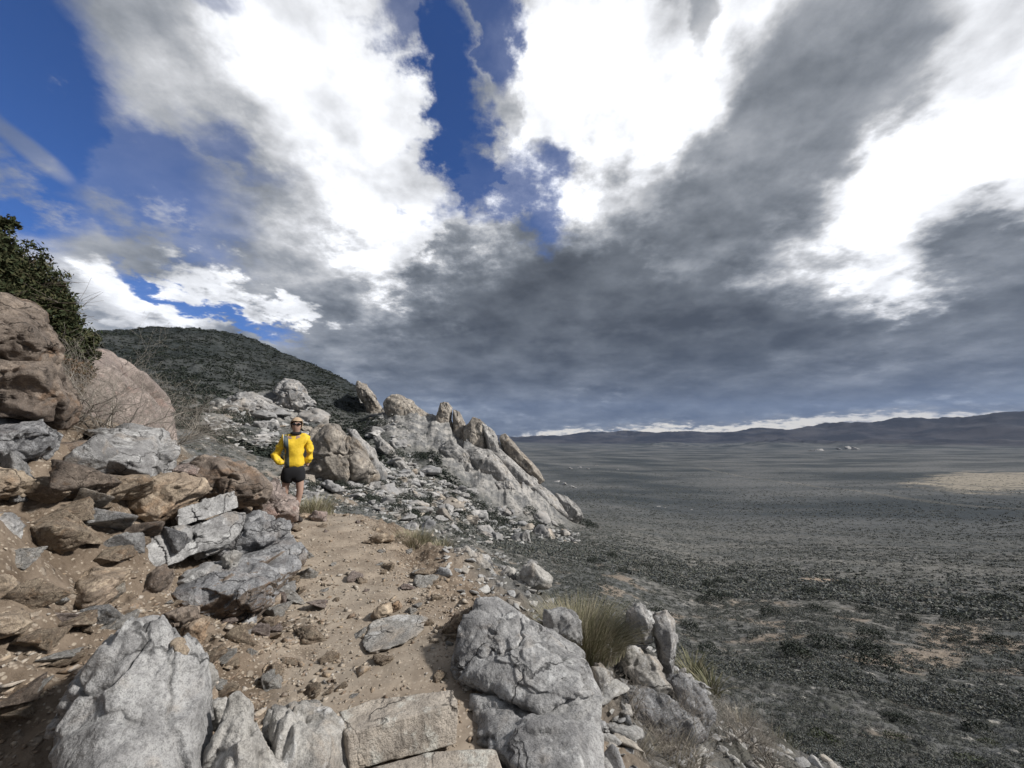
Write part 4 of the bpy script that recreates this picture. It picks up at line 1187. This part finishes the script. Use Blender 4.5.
# ------------------------------------------------------------------ vegetation
def bush_proto(seed, n, leaf=.12, flat=.65, core=True):
    """many small leaf clumps through the volume of a low dome"""
    g = np.random.default_rng(seed)
    d = g.normal(size=(n, 3)); d /= np.linalg.norm(d, axis=1)[:, None]; d[:, 2] = np.abs(d[:, 2])
    rad = g.uniform(.35, 1, n) ** .5 * (1 + .25 * perlin(d * 2 + seed))
    c = d * rad[:, None] * np.array([1, 1, flat])
    a = g.normal(size=(n, 3)); a /= np.linalg.norm(a, axis=1)[:, None]
    b_ = np.cross(a, g.normal(size=(n, 3))); b_ /= np.linalg.norm(b_, axis=1)[:, None]
    s = leaf * g.uniform(.6, 1.4, n)[:, None]
    v = np.stack([c - a * s, c + b_ * s * .6, c + a * s, c - b_ * s * .6], 1).reshape(-1, 3)
    f = np.arange(n * 4).reshape(-1, 4)
    return v, f


BUSHL = [bush_proto(40 + i, 9, .42, .55) for i in range(6)]
BUSHM = [bush_proto(60 + i, 60, .16, .6) for i in range(5)]
BUSHF = [bush_proto(70 + i, 170, .10, .65) for i in range(5)]
BUSHH = [bush_proto(80 + i, 700, .055, .7) for i in range(5)]


def slope_d(x, y, th_, r_):
    z = H(x, y, False); px, py = px_of(x, y, z)
    cl = sst(-.5, .3, fbm(np.stack([x / 6, y / 6, z * 0], 1), 3)) * sst(-.55, .35, fbm(np.stack([x / 70, y / 70, z * 0 + 4], 1), 4))
    ok = (px > 150) & (px < 1080) & (py < 800)
    return ok * (.2 + .8 * cl)


# near 300 shrubs on the slope, individually
_bm = {}


def bush_obj(name, proto_set, k, mat, x, y, s, label, cat, group, h=1.0, dz=0.0):
    key = (id(proto_set), k, mat)
    if key not in _bm:
        me = new_mesh(name, proto_set[k][0], proto_set[k][1], smooth=False); me.materials.append(M[mat]); _bm[key] = me
    o = bpy.data.objects.new(name, _bm[key]); COL.objects.link(o)
    o.location = (x, y, ground(x, y) - .04 * s + dz); o.rotation_euler = (0, 0, random.uniform(0, 6.28)); o.scale = (s, s, s * h)
    return tag(o, label, cat, group)


xs, ys = polar_pts(160, (560, 1060), (9, 45), slope_d)
for x, y in zip(xs, ys):
    mt_ = random.choices(['scrub', 'brush_dark', 'brush_green'], [6, 2, 1.4])[0]
    lb = {'scrub': 'low grey desert shrub', 'brush_dark': 'dark rounded shrub', 'brush_green': 'olive green shrub'}[mt_]
    bush_obj('desert_shrub', BUSHH, random.randrange(5), mt_, x, y, float(rng.uniform(.2, .42) if mt_ == 'scrub' else rng.uniform(.3, .6)), lb + ' ' + near_mark(x, y, SL), 'shrub', 'desert shrubs on the slope below the trail', random.uniform(.7, 1.1))
xs, ys = polar_pts(40, (560, 1060), (35, 110), slope_d)
for x, y in zip(xs, ys):
    bush_obj('desert_shrub', BUSHH, random.randrange(5), 'brush_dark', x, y, float(rng.uniform(.9, 1.5)), 'large dark shrub standing out from the scrub ' + near_mark(x, y, SL), 'shrub', 'large dark shrubs on the lower slope', random.uniform(.8, 1.1))
xs, ys = polar_pts(5500, (540, 1080), (9, 32), slope_d)
scatter_mesh('scrub_cover', BUSHF, xs, ys, rng.uniform(.07, .28, len(xs)), M['scrub'], 'low grey scrub covering the slope just below the trail', 'scrub', lift=0, tiltv=.05)
xs, ys = polar_pts(10000, (540, 1080), (30, 95), slope_d)
scatter_mesh('scrub_cover', BUSHM, xs, ys, rng.uniform(.14, .42, len(xs)), M['scrub'], 'grey scrub covering the lower slope towards the plain', 'scrub', lift=0, tiltv=.05)
xs, ys = polar_pts(45000, (380, 1080), (70, 1300), lambda x, y, t, r: slope_d(x, y, t, r) * np.clip((90 / r) ** .5, 0, 1))
scatter_mesh('valley_scrub', BUSHL, xs, ys, rng.uniform(.3, .7, len(xs)) * np.clip(np.hypot(xs, ys) / 260, .8, 2.0), M['scrub'], 'dark desert scrub dotted over the valley floor', 'scrub', lift=0, tiltv=.05)


def hill_d(x, y, th_, r_):
    z = H(x, y, False); px, py = px_of(x, y, z)
    return (.35 + .65 * sst(-.4, .3, fbm(np.stack([x / 14, y / 14, z * 0], 1), 3))) * (py < 560) * (talus_d(x, y, th_, r_) < .12) * (rocky(px, py, r_) < .3)


xs, ys = polar_pts(26000, (40, 470), (90, 380), hill_d)
scatter_mesh('hill_brush', BUSHL, xs, ys, rng.uniform(.45, 1.1, len(xs)), M['brush_dark'], 'dark brush covering the rounded hill', 'brush', lift=0, tiltv=.05)
xs, ys = polar_pts(4000, (180, 600), (24, 120), lambda x, y, t, r: 1. * np.ones(len(x)))
scatter_mesh('talus_brush', BUSHM, xs, ys, rng.uniform(.18, .6, len(xs)), M['scrub'], 'grey brush between the rocks below the ridge', 'brush', lift=0, tiltv=.05)
xs, ys = polar_pts(92, (215, 600), (60, 185), talus_d)
for x, y in zip(xs, ys):
    bush_obj('desert_shrub', BUSHH, random.randrange(5), 'brush_dark', x, y, float(rng.uniform(.015, .030) * math.hypot(x, y)), 'dark bush growing among talus ' + near_mark(x, y, ML), 'shrub', 'dark bushes among the talus', 1.0)
for (px, py, r, s) in [(584, 527, 172, 4.2), (592, 528, 176, 3.2), (560, 522, 150, 2.2)]:
    p = PT(px, py, r)
    bush_obj('desert_shrub', BUSHH, 1, 'brush_dark', p[0], p[1], s, 'very dark bush at the foot of the lowest fin', 'shrub', 'dark bushes at the foot of the fins', .9)


# tubes and blades
def tubes(paths, sides=4):
    V, F = [], []
    for pts, rads in paths:
        base = len(V); n = len(pts)
        for i in range(n):
            t = Vector(pts[min(i + 1, n - 1)]) - Vector(pts[max(i - 1, 0)])
            if t.length < 1e-6: t = Vector((0, 0, 1))
            t.normalize(); a_ = t.orthogonal().normalized(); b2 = t.cross(a_)
            for k in range(sides):
                an = 6.2832 * k / sides
                V.append(tuple(Vector(pts[i]) + (a_ * math.cos(an) + b2 * math.sin(an)) * rads[i]))
        for i in range(n - 1):
            for k in range(sides):
                k2 = (k + 1) % sides
                F.append((base + i * sides + k, base + i * sides + k2, base + (i + 1) * sides + k2, base + (i + 1) * sides + k))
    return np.array(V), np.array(F)


def grow(p, d, ln, rad, depth, out, wob=.35, split=3, g=random, up_=.0, segs=4):
    pts, rads = [tuple(p)], [rad]
    q = Vector(p); d = Vector(d).normalized()
    for i in range(segs):
        d = (d + Vector((g.gauss(0, wob), g.gauss(0, wob), g.gauss(0, wob) + up_)) * .5).normalized()
        q = q + d * ln / segs; pts.append(tuple(q)); rads.append(max(rad * (1 - .55 * (i + 1) / segs), .0006))
        if depth > 0 and i >= 1:
            for _ in range(split if i == segs - 1 else max(1, split - 1)):
                dd = (d + Vector((g.gauss(0, .6), g.gauss(0, .6), g.gauss(0, .45) + .1))).normalized()
                grow(q, dd, ln * g.uniform(.45, .75), rads[-1] * .62, depth - 1, out, wob, split, g, up_, max(2, segs - 1))
    out.append((pts, rads))


def twig_bush(label, loc, size, lean, seed, n=7, depth=3, group=None, rad=.008, mat='twig', name='dead_bush'):
    g = random.Random(seed); out = []
    for i in range(n):
        an = g.uniform(0, 6.28)
        grow((g.uniform(-.05, .05), g.uniform(-.05, .05), 0), (math.cos(an) * .8 + lean[0], math.sin(an) * .8 + lean[1], g.uniform(.5, 1.2) + lean[2]), size * g.uniform(.35, .6), rad, depth, out, g=g)
    v, f = tubes(out, 3)
    o = link(name, new_mesh(name, v, f, False), M[mat], loc)
    return tag(o, label, 'bush', group)


def blades(n, spread, h, seed, lean=.5, w=.003, segs=4, dirbias=(0, 0)):
    g = np.random.default_rng(seed)
    V, F = [], []
    for i in range(n):
        an = g.uniform(0, 6.28); rr_ = spread * math.sqrt(g.uniform(0, 1))
        p = np.array([math.cos(an) * rr_, math.sin(an) * rr_, 0.])
        out = np.array([math.cos(an), math.sin(an), 0]) * (rr_ / spread) * lean + g.normal(0, .16, 3) * [1, 1, 0] + np.array([dirbias[0], dirbias[1], 0])
        hh = h * g.uniform(.55, 1.1); ww = w * g.uniform(.7, 1.3)
        sdv = np.array([-math.sin(an + g.uniform(-1, 1)), math.cos(an + g.uniform(-1, 1)), 0])
        b0 = len(V)
        for k in range(segs + 1):
            t = k / segs
            q = p + np.array([0, 0, 1]) * hh * t * (1 - .18 * t) + out * hh * t * t
            if k < segs:
                V.append(q - sdv * ww * (1 - t * .8)); V.append(q + sdv * ww * (1 - t * .8))
            else: V.append(q); V.append(q + sdv * .0003)
        for k in range(segs):
            F.append((b0 + 2 * k, b0 + 2 * k + 1, b0 + 2 * k + 3, b0 + 2 * k + 2))
    return np.array(V), np.array(F)


def clump(name, label, cat, px, py, r, n, spread, h, seed, mat, lean=.5, w=.003, group=None, dirbias=(0, 0), z=None):
    p = PT(px, py, r); zg = ground(p[0], p[1]) if z is None else z
    v, f = blades(n, spread, h, seed, lean, w, dirbias=dirbias)
    o = link(name, new_mesh(name, v, f, False), M[mat], (p[0], p[1], zg - .02))
    return tag(o, label, cat, group)


pz = PT(592, 645, 4.05)
clump('grass_clump', 'thick green and straw bunch grass arching over the outer edge of the trail', 'grass clump', 584, 646, 4.05, 3800, .38, .36, 5, 'grass', lean=.75, w=.0026, z=pz[2], dirbias=(.1, 0))
clump('grass_clump', 'olive bush of grass at the far bend of the trail', 'grass clump', 414, 545, 6.6, 900, .28, .30, 6, 'grass', lean=.7, w=.004, z=PT(414, 546, 6.6)[2])
clump('grass_clump', 'smaller olive grass tuft beside the bush at the far bend', 'grass clump', 440, 549, 6.5, 600, .20, .20, 7, 'grass', lean=.7, w=.004, z=PT(440, 550, 6.5)[2])
clump('grass_clump', 'grey green grass tuft behind the hiker', 'grass clump', 314, 512, 8.5, 800, .35, .40, 8, 'grass', lean=.6, w=.004, z=PT(314, 514, 8.5)[2])
clump('grass_clump', 'dry straw grass at the bottom of the picture below the flaking boulder', 'grass clump', 625, 765, 3.1, 500, .16, .32, 9, 'straw', lean=1.0, w=.0022, z=PT(625, 778, 3.1)[2])
clump('grass_clump', 'dry straw grass right of the flaking boulder amid dead twigs', 'grass clump', 668, 762, 3.3, 400, .18, .28, 10, 'straw', lean=1.0, w=.0022, z=PT(668, 775, 3.3)[2])
clump('grass_clump', 'small pale grass tuft on the slope under the yucca', 'grass clump', 740, 715, 6.2, 400, .18, .22, 12, 'straw', lean=.8, w=.003)
clump('grass_clump', 'green tuft growing on the stony slope right of the yucca', 'grass clump', 775, 720, 7.5, 400, .25, .25, 13, 'grass', lean=.8, w=.004)
clump('yucca', 'spiky yucca with stiff radiating leaves on the outer slope', 'yucca', 712, 692, 6.6, 110, .10, .36, 14, 'yucca', lean=1.1, w=.010, z=PT(712, 694, 6.6)[2])
clump('yucca', 'greener yucca clump standing behind the spiky one', 'yucca', 694, 672, 7.2, 160, .18, .36, 15, 'yucca', lean=.9, w=.010, z=PT(694, 676, 7.2)[2])
for (px, py, r, s, sd_, lb) in [(668, 735, 3.7, .62, 21, 'pale dead twiggy bush under the leaning slabs'), (720, 745, 4.4, .6, 22, 'grey dead twiggy bush spreading over the stony slope'),
                                (620, 715, 3.4, .45, 23, 'brown dead twigs hanging below the grass clump'), (770, 762, 5.0, .6, 24, 'low grey dead bush lowest on the stony slope'),
                                (655, 715, 3.9, .45, 26, 'pale dead branches sprawled against the dark wedge slab'), (745, 735, 5.2, .5, 27, 'pale dead branches on the stony slope beside the small grass tuft'), (690, 768, 3.4, .5, 25, 'dead twiggy bush at the bottom edge right of the straw grass')]:
    p = PT(px, py, r); twig_bush(lb, (p[0], p[1], p[2] - .12), s, (0, 0, .2), sd_, n=8, depth=3, rad=.010, group='dead bushes on the outer slope')
for (px, py, r, s, sd_, lb) in [(110, 440, 6.3, 1.2, 31, 'tangled dead grey bush in front of the smooth pinkish dome'), (165, 452, 6.6, .95, 32, 'thin dead grey bush right of the tangled one above the brown boulder'), (72, 425, 6.2, .9, 33, 'dead grey bush at the foot of the juniper')]:
    p = PT(px, py, r); twig_bush(lb, tuple(p), s, (.45, -.1, -.05), sd_, n=15, depth=3, rad=.009, group='dead bushes on top of the bank')


# juniper at the left edge
def juniper():
    base = PT(-10, 400, 7.2)
    root = bpy.data.objects.new('juniper_tree', None); COL.objects.link(root); root.location = base
    tag(root, 'dark green juniper with browned lower sprays behind the top left boulder', 'tree')
    g = random.Random(3); out = []
    tips = []
    cl = []
    for (px, py, r, s, dead) in [(-60, 250, 7.2, .5, 0), (-20, 262, 7.2, .42, 0), (12, 262, 7.1, .32, 0), (30, 275, 7.0, .30, 0), (6, 224, 7.3, .13, 0), (-6, 232, 7.3, .16, 0), (2, 243, 7.3, .10, 0), (22, 290, 7.0, .36, 0), (44, 298, 7.0, .28, 0),
                                (-10, 300, 7.0, .5, 0), (56, 312, 6.9, .26, 0), (50, 330, 6.9, .30, 0), (66, 330, 6.9, .2, 0), (66, 346, 6.8, .24, 0), (76, 356, 6.9, .2, 0), (74, 370, 6.8, .2, 1), (84, 340, 7.0, .14, 0), (62, 366, 6.7, .2, 1), (88, 352, 6.9, .12, 0), (20, 320, 7.2, .5, 0), (78, 384, 6.8, .16, 1), (66, 384, 6.7, .15, 1), (-40, 320, 7.0, .6, 0), (92, 342, 6.9, .08, 0)]:
        c = PT(px, py, r) - base; cl.append((c, s, dead))
    for c, s, dead in cl:                      # limbs out to each mass of foliage
        p0 = Vector((c[0] * .1, c[1] * .1, max(0.1, c[2] * .25))); p1 = Vector(c)
        m1 = p0.lerp(p1, .35) + Vector((g.gauss(0, .08), g.gauss(0, .08), .05)); m2 = p0.lerp(p1, .7) + Vector((g.gauss(0, .08), g.gauss(0, .08), -.03))
        out.append(([tuple(p0), tuple(m1), tuple(m2), tuple(p1)], [.035, .025, .015, .006]))
        for _ in range(5):
            d = Vector((g.gauss(0, 1), g.gauss(0, 1), g.gauss(0, 1))).normalized()
            grow(m2, d, s * 1.3, .008, 1, out, g=g)
    tr = [([(0, 0, -.4), (.05, 0, .1), (-.03, .05, .6), (.02, 0, 1.2)], [.14, .11, .08, .05])]
    v, f = tubes(tr, 10); link('trunk', new_mesh('trunk', v, f), M['bark'], parent=root)
    for (px, py, r, px2, py2) in [(38, 270, 7.0, 54, 259), (60, 292, 6.9, 66, 285)]:
        a_ = PT(px, py, r) - base; b2 = PT(px2, py2, r) - base
        out.append(([tuple(a_), tuple((a_ + b2) / 2 + [0, 0, -.02]), tuple(b2)], [.012, .008, .003]))
    v, f = tubes(out, 5); link('limbs', new_mesh('limbs', v, f, False), M['bark'], parent=root)
    gg = np.random.default_rng(8)
    for dead, nm in ((0, 'crown'), (1, 'browned_foliage')):
        C_ = []
        for c, s, dd in cl:
            if dd != dead: continue
            ns = int(60 * (s / .3) ** 2) + 10      # sprays
            for _ in range(ns):
                d = gg.normal(size=3); d /= np.linalg.norm(d)
                sc_ = c + d * s * gg.uniform(.25, 1.05) * np.array([1, 1, .8])
                k = 34
                pts_ = sc_ + gg.normal(0, 1, (k, 3)) * s * np.array([.13, .13, .09]) * .9
                C_.append(pts_)
        c = np.vstack(C_); n = len(c)
        a_ = gg.normal(size=(n, 3)) + [0, 0, .6]; a_ /= np.linalg.norm(a_, axis=1)[:, None]
        b_ = np.cross(a_, gg.normal(size=(n, 3))); b_ /= np.linalg.norm(b_, axis=1)[:, None]
        s = .022 * gg.uniform(.6, 1.5, n)[:, None]
        v = np.stack([c - a_ * s, c + b_ * s * .4, c + a_ * s, c - b_ * s * .4], 1).reshape(-1, 3)
        link(nm, new_mesh(nm, v, np.arange(n * 4).reshape(-1, 4), False), M['juniper_dead' if dead else 'juniper'], parent=root)


juniper()


# ------------------------------------------------------------------ the hiker
def flat_mat(name, col, rough=.8, bumps=None):
    t = NT(name, rough, .3)
    c = t.mix(t.noise(30, 4), tuple(x * .88 for x in col), tuple(min(1, x * 1.08) for x in col))
    return t.done(c, t.bump(t.noise(*bumps), .5, .02) if bumps else None)


M['skin'] = flat_mat('skin', (.36, .235, .185), .6)
def jacket_mat():
    t = NT('jacket_cloth', .6, .3)
    c = t.mix(t.noise(30, 4), (.60, .40, .025), (.76, .52, .035))
    sx = t.n.new('ShaderNodeSeparateXYZ'); t.l.new(t.P, sx.inputs[0])
    xc = t.math('ADD', sx.outputs[0], t.math('MULTIPLY', sx.outputs[2], .10))      # slanting side panel
    band = t.math('MULTIPLY', t.maprange(xc, -.130, -.122), t.maprange(xc, -.050, -.058))
    band = t.math('MULTIPLY', band, t.math('LESS_THAN', sx.outputs[1], .0))
    c = t.mix(band, c, (.055, .075, .085))
    c = t.mix(t.maprange(sx.outputs[2], .72, .70), c, (.03, .03, .03))
    line = t.math('MULTIPLY', t.maprange(xc, -.127, -.123), t.maprange(xc, -.118, -.121))
    c = t.mix(line, c, (.7, .7, .68))
    return t.done(c, t.bump(t.noise(14, 4), .5, .02))


M['yellow'] = jacket_mat()
M['black'] = flat_mat('black_cloth', (.012, .012, .014), .85)
M['boot'] = flat_mat('boot_leather', (.03, .024, .022), .7)
M['hair'] = flat_mat('blond_hair', (.42, .31, .21), .7, (60, 4))
M['glass'] = flat_mat('dark_lens', (.01, .01, .012), .15)
M['sock'] = flat_mat('sock', (.05, .045, .045), .9)


def skinned(name, verts, edges, radii, mat, parent, root=0, sub=2):
    me = bpy.data.meshes.new(name); me.from_pydata(verts, edges, [])
    o = bpy.data.objects.new(name + '_tmp', me); COL.objects.link(o)
    md = o.modifiers.new('skin', 'SKIN'); md.use_smooth_shade = True
    for i, rd_ in enumerate(radii):
        sv = me.skin_vertices[0].data[i]; sv.radius = (rd_, rd_) if isinstance(rd_, (int, float)) else rd_
        sv.use_root = (i == root)
    ss = o.modifiers.new('sub', 'SUBSURF'); ss.levels = sub; ss.render_levels = sub
    dg = bpy.context.evaluated_depsgraph_get(); dg.update()
    m2 = bpy.data.meshes.new_from_object(o.evaluated_get(dg)); m2.name = name
    bpy.data.objects.remove(o); m2.materials.clear(); m2.materials.append(mat)
    m2.polygons.foreach_set('use_smooth', np.ones(len(m2.polygons), dtype=bool))
    ob = bpy.data.objects.new(name, m2); COL.objects.link(ob); ob.parent = parent
    return ob


def hiker():
    fp = PT(296, 521, 7.35)
    root = bpy.data.objects.new('person', None); COL.objects.link(root)
    gz = ground(fp[0], fp[1])
    root.location = (fp[0], fp[1], gz + .01); root.rotation_euler = (0, 0, -math.atan2(fp[0], fp[1]))
    sc_ = (CAMZ - gz + TT(291, 419)[1] * 7.35) / 1.68
    root.scale = (sc_,) * 3
    tag(root, 'hiker in yellow jacket, black shorts and sunglasses, hand in pocket, standing on the trail', 'person')
    ox = -.085
    V = [(ox, 0, .93), (ox, .0, 1.08), (ox, 0, 1.25), (ox, .0, 1.37), (ox, .0, 1.44), (ox, -.01, 1.50), (ox, -.015, 1.57), (ox, -.01, 1.625),
         (ox - .155, .0, 1.36), (ox - .275, .05, 1.075), (ox - .20, -.06, .985), (ox - .15, -.085, .97),
         (ox + .155, .0, 1.36), (ox + .223, .058, 1.08), (ox + .20, .09, .92), (ox + .195, .09, .885),
         (ox + .085, 0, .86), (ox + .115, -.01, .48), (ox + .09, .02, .36), (ox + .06, .03, .09), (ox + .12, -.09, .035),
         (ox - .085, .01, .86), (ox - .10, .06, .49), (ox - .10, .10, .36), (ox - .10, .17, .09), (ox - .13, .06, .035)]
    E = [(0, 1), (1, 2), (2, 3), (3, 4), (4, 5), (5, 6), (6, 7), (3, 8), (8, 9), (9, 10), (10, 11), (3, 12), (12, 13), (13, 14), (14, 15),
         (0, 16), (16, 17), (17, 18), (18, 19), (19, 20), (0, 21), (21, 22), (22, 23), (23, 24), (24, 25)]
    Rr = [(.12, .09), (.10, .075), (.10, .07), (.07, .055), .048, (.062, .07), (.078, .09), (.062, .075), .042, .034, .024, .026, .042, .034, .026, .03,
          .082, .052, .054, .034, .038, .082, .052, .054, .034, .038]
    skinned('body', V, E, Rr, M['skin'], root)
    # jacket
    JV = [(ox, 0, .83), (ox, 0, .98), (ox, 0, 1.16), (ox, 0, 1.33), (ox, .0, 1.43), (ox - .15, .0, 1.345), (ox - .225, .03, 1.20), (ox - .275, .05, 1.07), (ox - .235, -.03, 1.00), (ox - .15, -.10, .965),
          (ox + .15, .0, 1.345), (ox + .20, .03, 1.20), (ox + .225, .06, 1.07), (ox + .20, .09, .90)]
    JE = [(0, 1), (1, 2), (2, 3), (3, 4), (3, 5), (5, 6), (6, 7), (7, 8), (8, 9), (3, 10), (10, 11), (11, 12), (12, 13)]
    JR = [(.172, .125), (.160, .12), (.156, .115), (.136, .098), .07, .070, .058, .066, .062, .056, .078, .062, .06, .052]
    j = skinned('jacket', JV, JE, JR, M['yellow'], root)
    co = np.array([tuple(v.co) for v in j.data.vertices])
    n = fbm(co * 7 + 5, 4, ridge=True) * .034 - .006; n += fbm(co * np.array([24, 24, 6.]) + 9, 3) * .010
    nn = np.array([tuple(v.normal) for v in j.data.vertices]); co2 = co + nn * n[:, None]
    j.data.vertices.foreach_set('co', co2.astype(np.float32).ravel())
    for p in j.data.polygons:
        c = p.center
        xl = ox - .085 - .05 * (c.z - 1.0)
        if False: p.material_index = 1
    # storm flap and zip, pocket flap
    def box(nm, c, s, mat, par, rot=(0, 0, 0)):
        bm = bmesh.new(); bmesh.ops.create_cube(bm, size=1)
        for v in bm.verts: v.co = Vector((v.co.x * s[0], v.co.y * s[1], v.co.z * s[2]))
        bmesh.ops.bevel(bm, geom=bm.edges[:], offset=min(s) * .3, segments=2, affect='EDGES')
        me = bpy.data.meshes.new(nm); bm.to_mesh(me); bm.free(); o = link(nm, me, mat, c, par); o.rotation_euler = rot; return o
    # collar
    CV = [(ox, .0, 1.40), (ox, -.01, 1.475)]
    skinned('collar', CV, [(0, 1)], [(.115, .10), (.092, .095)], M['black'], root)
    # shorts
    SV = [(ox, 0, .96), (ox, 0, .82), (ox + .08, 0, .76), (ox + .095, 0, .62), (ox - .08, .01, .76), (ox - .09, .03, .62)]
    skinned('shorts', SV, [(0, 1), (1, 2), (2, 3), (1, 4), (4, 5)], [(.15, .115), (.165, .125), .115, .118, .115, .118], M['black'], root)
    # boots
    for (ax, ay, bx_, by_) in ((ox + .06, .03, ox + .17, -.11), (ox - .10, .17, ox - .13, .02)):
        b_ = skinned('boot', [(ax, ay, .17), (ax, ay, .06), (bx_, by_, .04), ((ax * 1.3 - bx_ * .3), ay * 1.3 - by_ * .3, .04)], [(0, 1), (1, 2), (1, 3)], [.052, .055, .045, .042], M['boot'], root)
    # hair, sunglasses, nose, ears
    def ell(nm, c, s, mat, par, cut=None):
        v, f = ico(4); v = v * np.array(s)
        v = v * (1 + .05 * fbm(v * 30, 3))[:, None]
        if cut:
            keepv = cut(v); f = f[keepv[f].all(1)]
        return link(nm, new_mesh(nm, v, f), mat, c, par)
    ell('hair', (ox, .012, 1.592), (.094, .108, .112), M['hair'], root, cut=lambda v: ~((v[:, 1] < -.045) & (v[:, 2] < .035)) & (v[:, 2] > -.09))
    for s in (-1, 1):
        pass
    gl = bpy.data.objects.new('sunglasses', None); COL.objects.link(gl); gl.parent = root; gl.location = (ox, -.098, 1.585)
    for s in (-1, 1):
        v, f = ico(3); link('lens', new_mesh('lens', v * [.030, .010, .020], f), M['glass'], (s * .034, 0, 0), gl)
        box('temple', (s * .072, .045, .004), (.006, .09, .008), M['glass'], gl)
    box('bridge', (0, -.002, .006), (.03, .006, .006), M['glass'], gl)


hiker()

# ------------------------------------------------------------------ haze in the valley air
def haze():
    bm = bmesh.new(); bmesh.ops.create_cube(bm, size=1)
    zlo, zhi = float(Z.min()) - 1.0, float(max(Z.max(), 60)) + 120
    for v in bm.verts: v.co = Vector((v.co.x * 80000, v.co.y * 80000, zlo if v.co.z < 0 else zhi))
    me = bpy.data.meshes.new('haze'); bm.to_mesh(me); bm.free()
    m = bpy.data.materials.new('haze_air'); m.use_nodes = True; n = m.node_tree.nodes; n.remove(n['Principled BSDF'])
    pv = n.new('ShaderNodeVolumePrincipled'); pv.inputs['Color'].default_value = (.42, .58, .92, 1); pv.inputs['Density'].default_value = 1.2e-5
    m.node_tree.links.new(pv.outputs[0], n['Material Output'].inputs['Volume'])
    o = link('haze', me, m); tag(o, 'thin blue haze filling the valley air', 'haze', kind='stuff')


haze()


# ------------------------------------------------------------------ look-alikes that share a label: tell them apart by their order in the picture
ORD = ['first', 'second', 'third', 'fourth', 'fifth', 'sixth', 'seventh', 'eighth', 'ninth', 'tenth', 'eleventh', 'twelfth']
CNT = ['', 'one', 'two', 'three', 'four', 'five', 'six', 'seven', 'eight', 'nine', 'ten', 'eleven', 'twelve']
by = {}
for o in scene.objects:
    if o.parent is None and o.get('group') and o.get('label'): by.setdefault((o['group'], o['label']), []).append(o)
for (g_, l_), os_ in by.items():
    n_ = len(os_)
    if 2 <= n_ <= 12:
        os_.sort(key=lambda o: math.atan2(o.location.x, o.location.y))
        for k_, o in enumerate(os_):
            suf = ('leftmost' if k_ == 0 else 'rightmost' if k_ == n_ - 1 else ORD[k_] + ' from left') + ' of ' + CNT[n_]
            if len((l_ + ' ' + suf).split()) <= 16: o['label'] = l_ + ', ' + suf
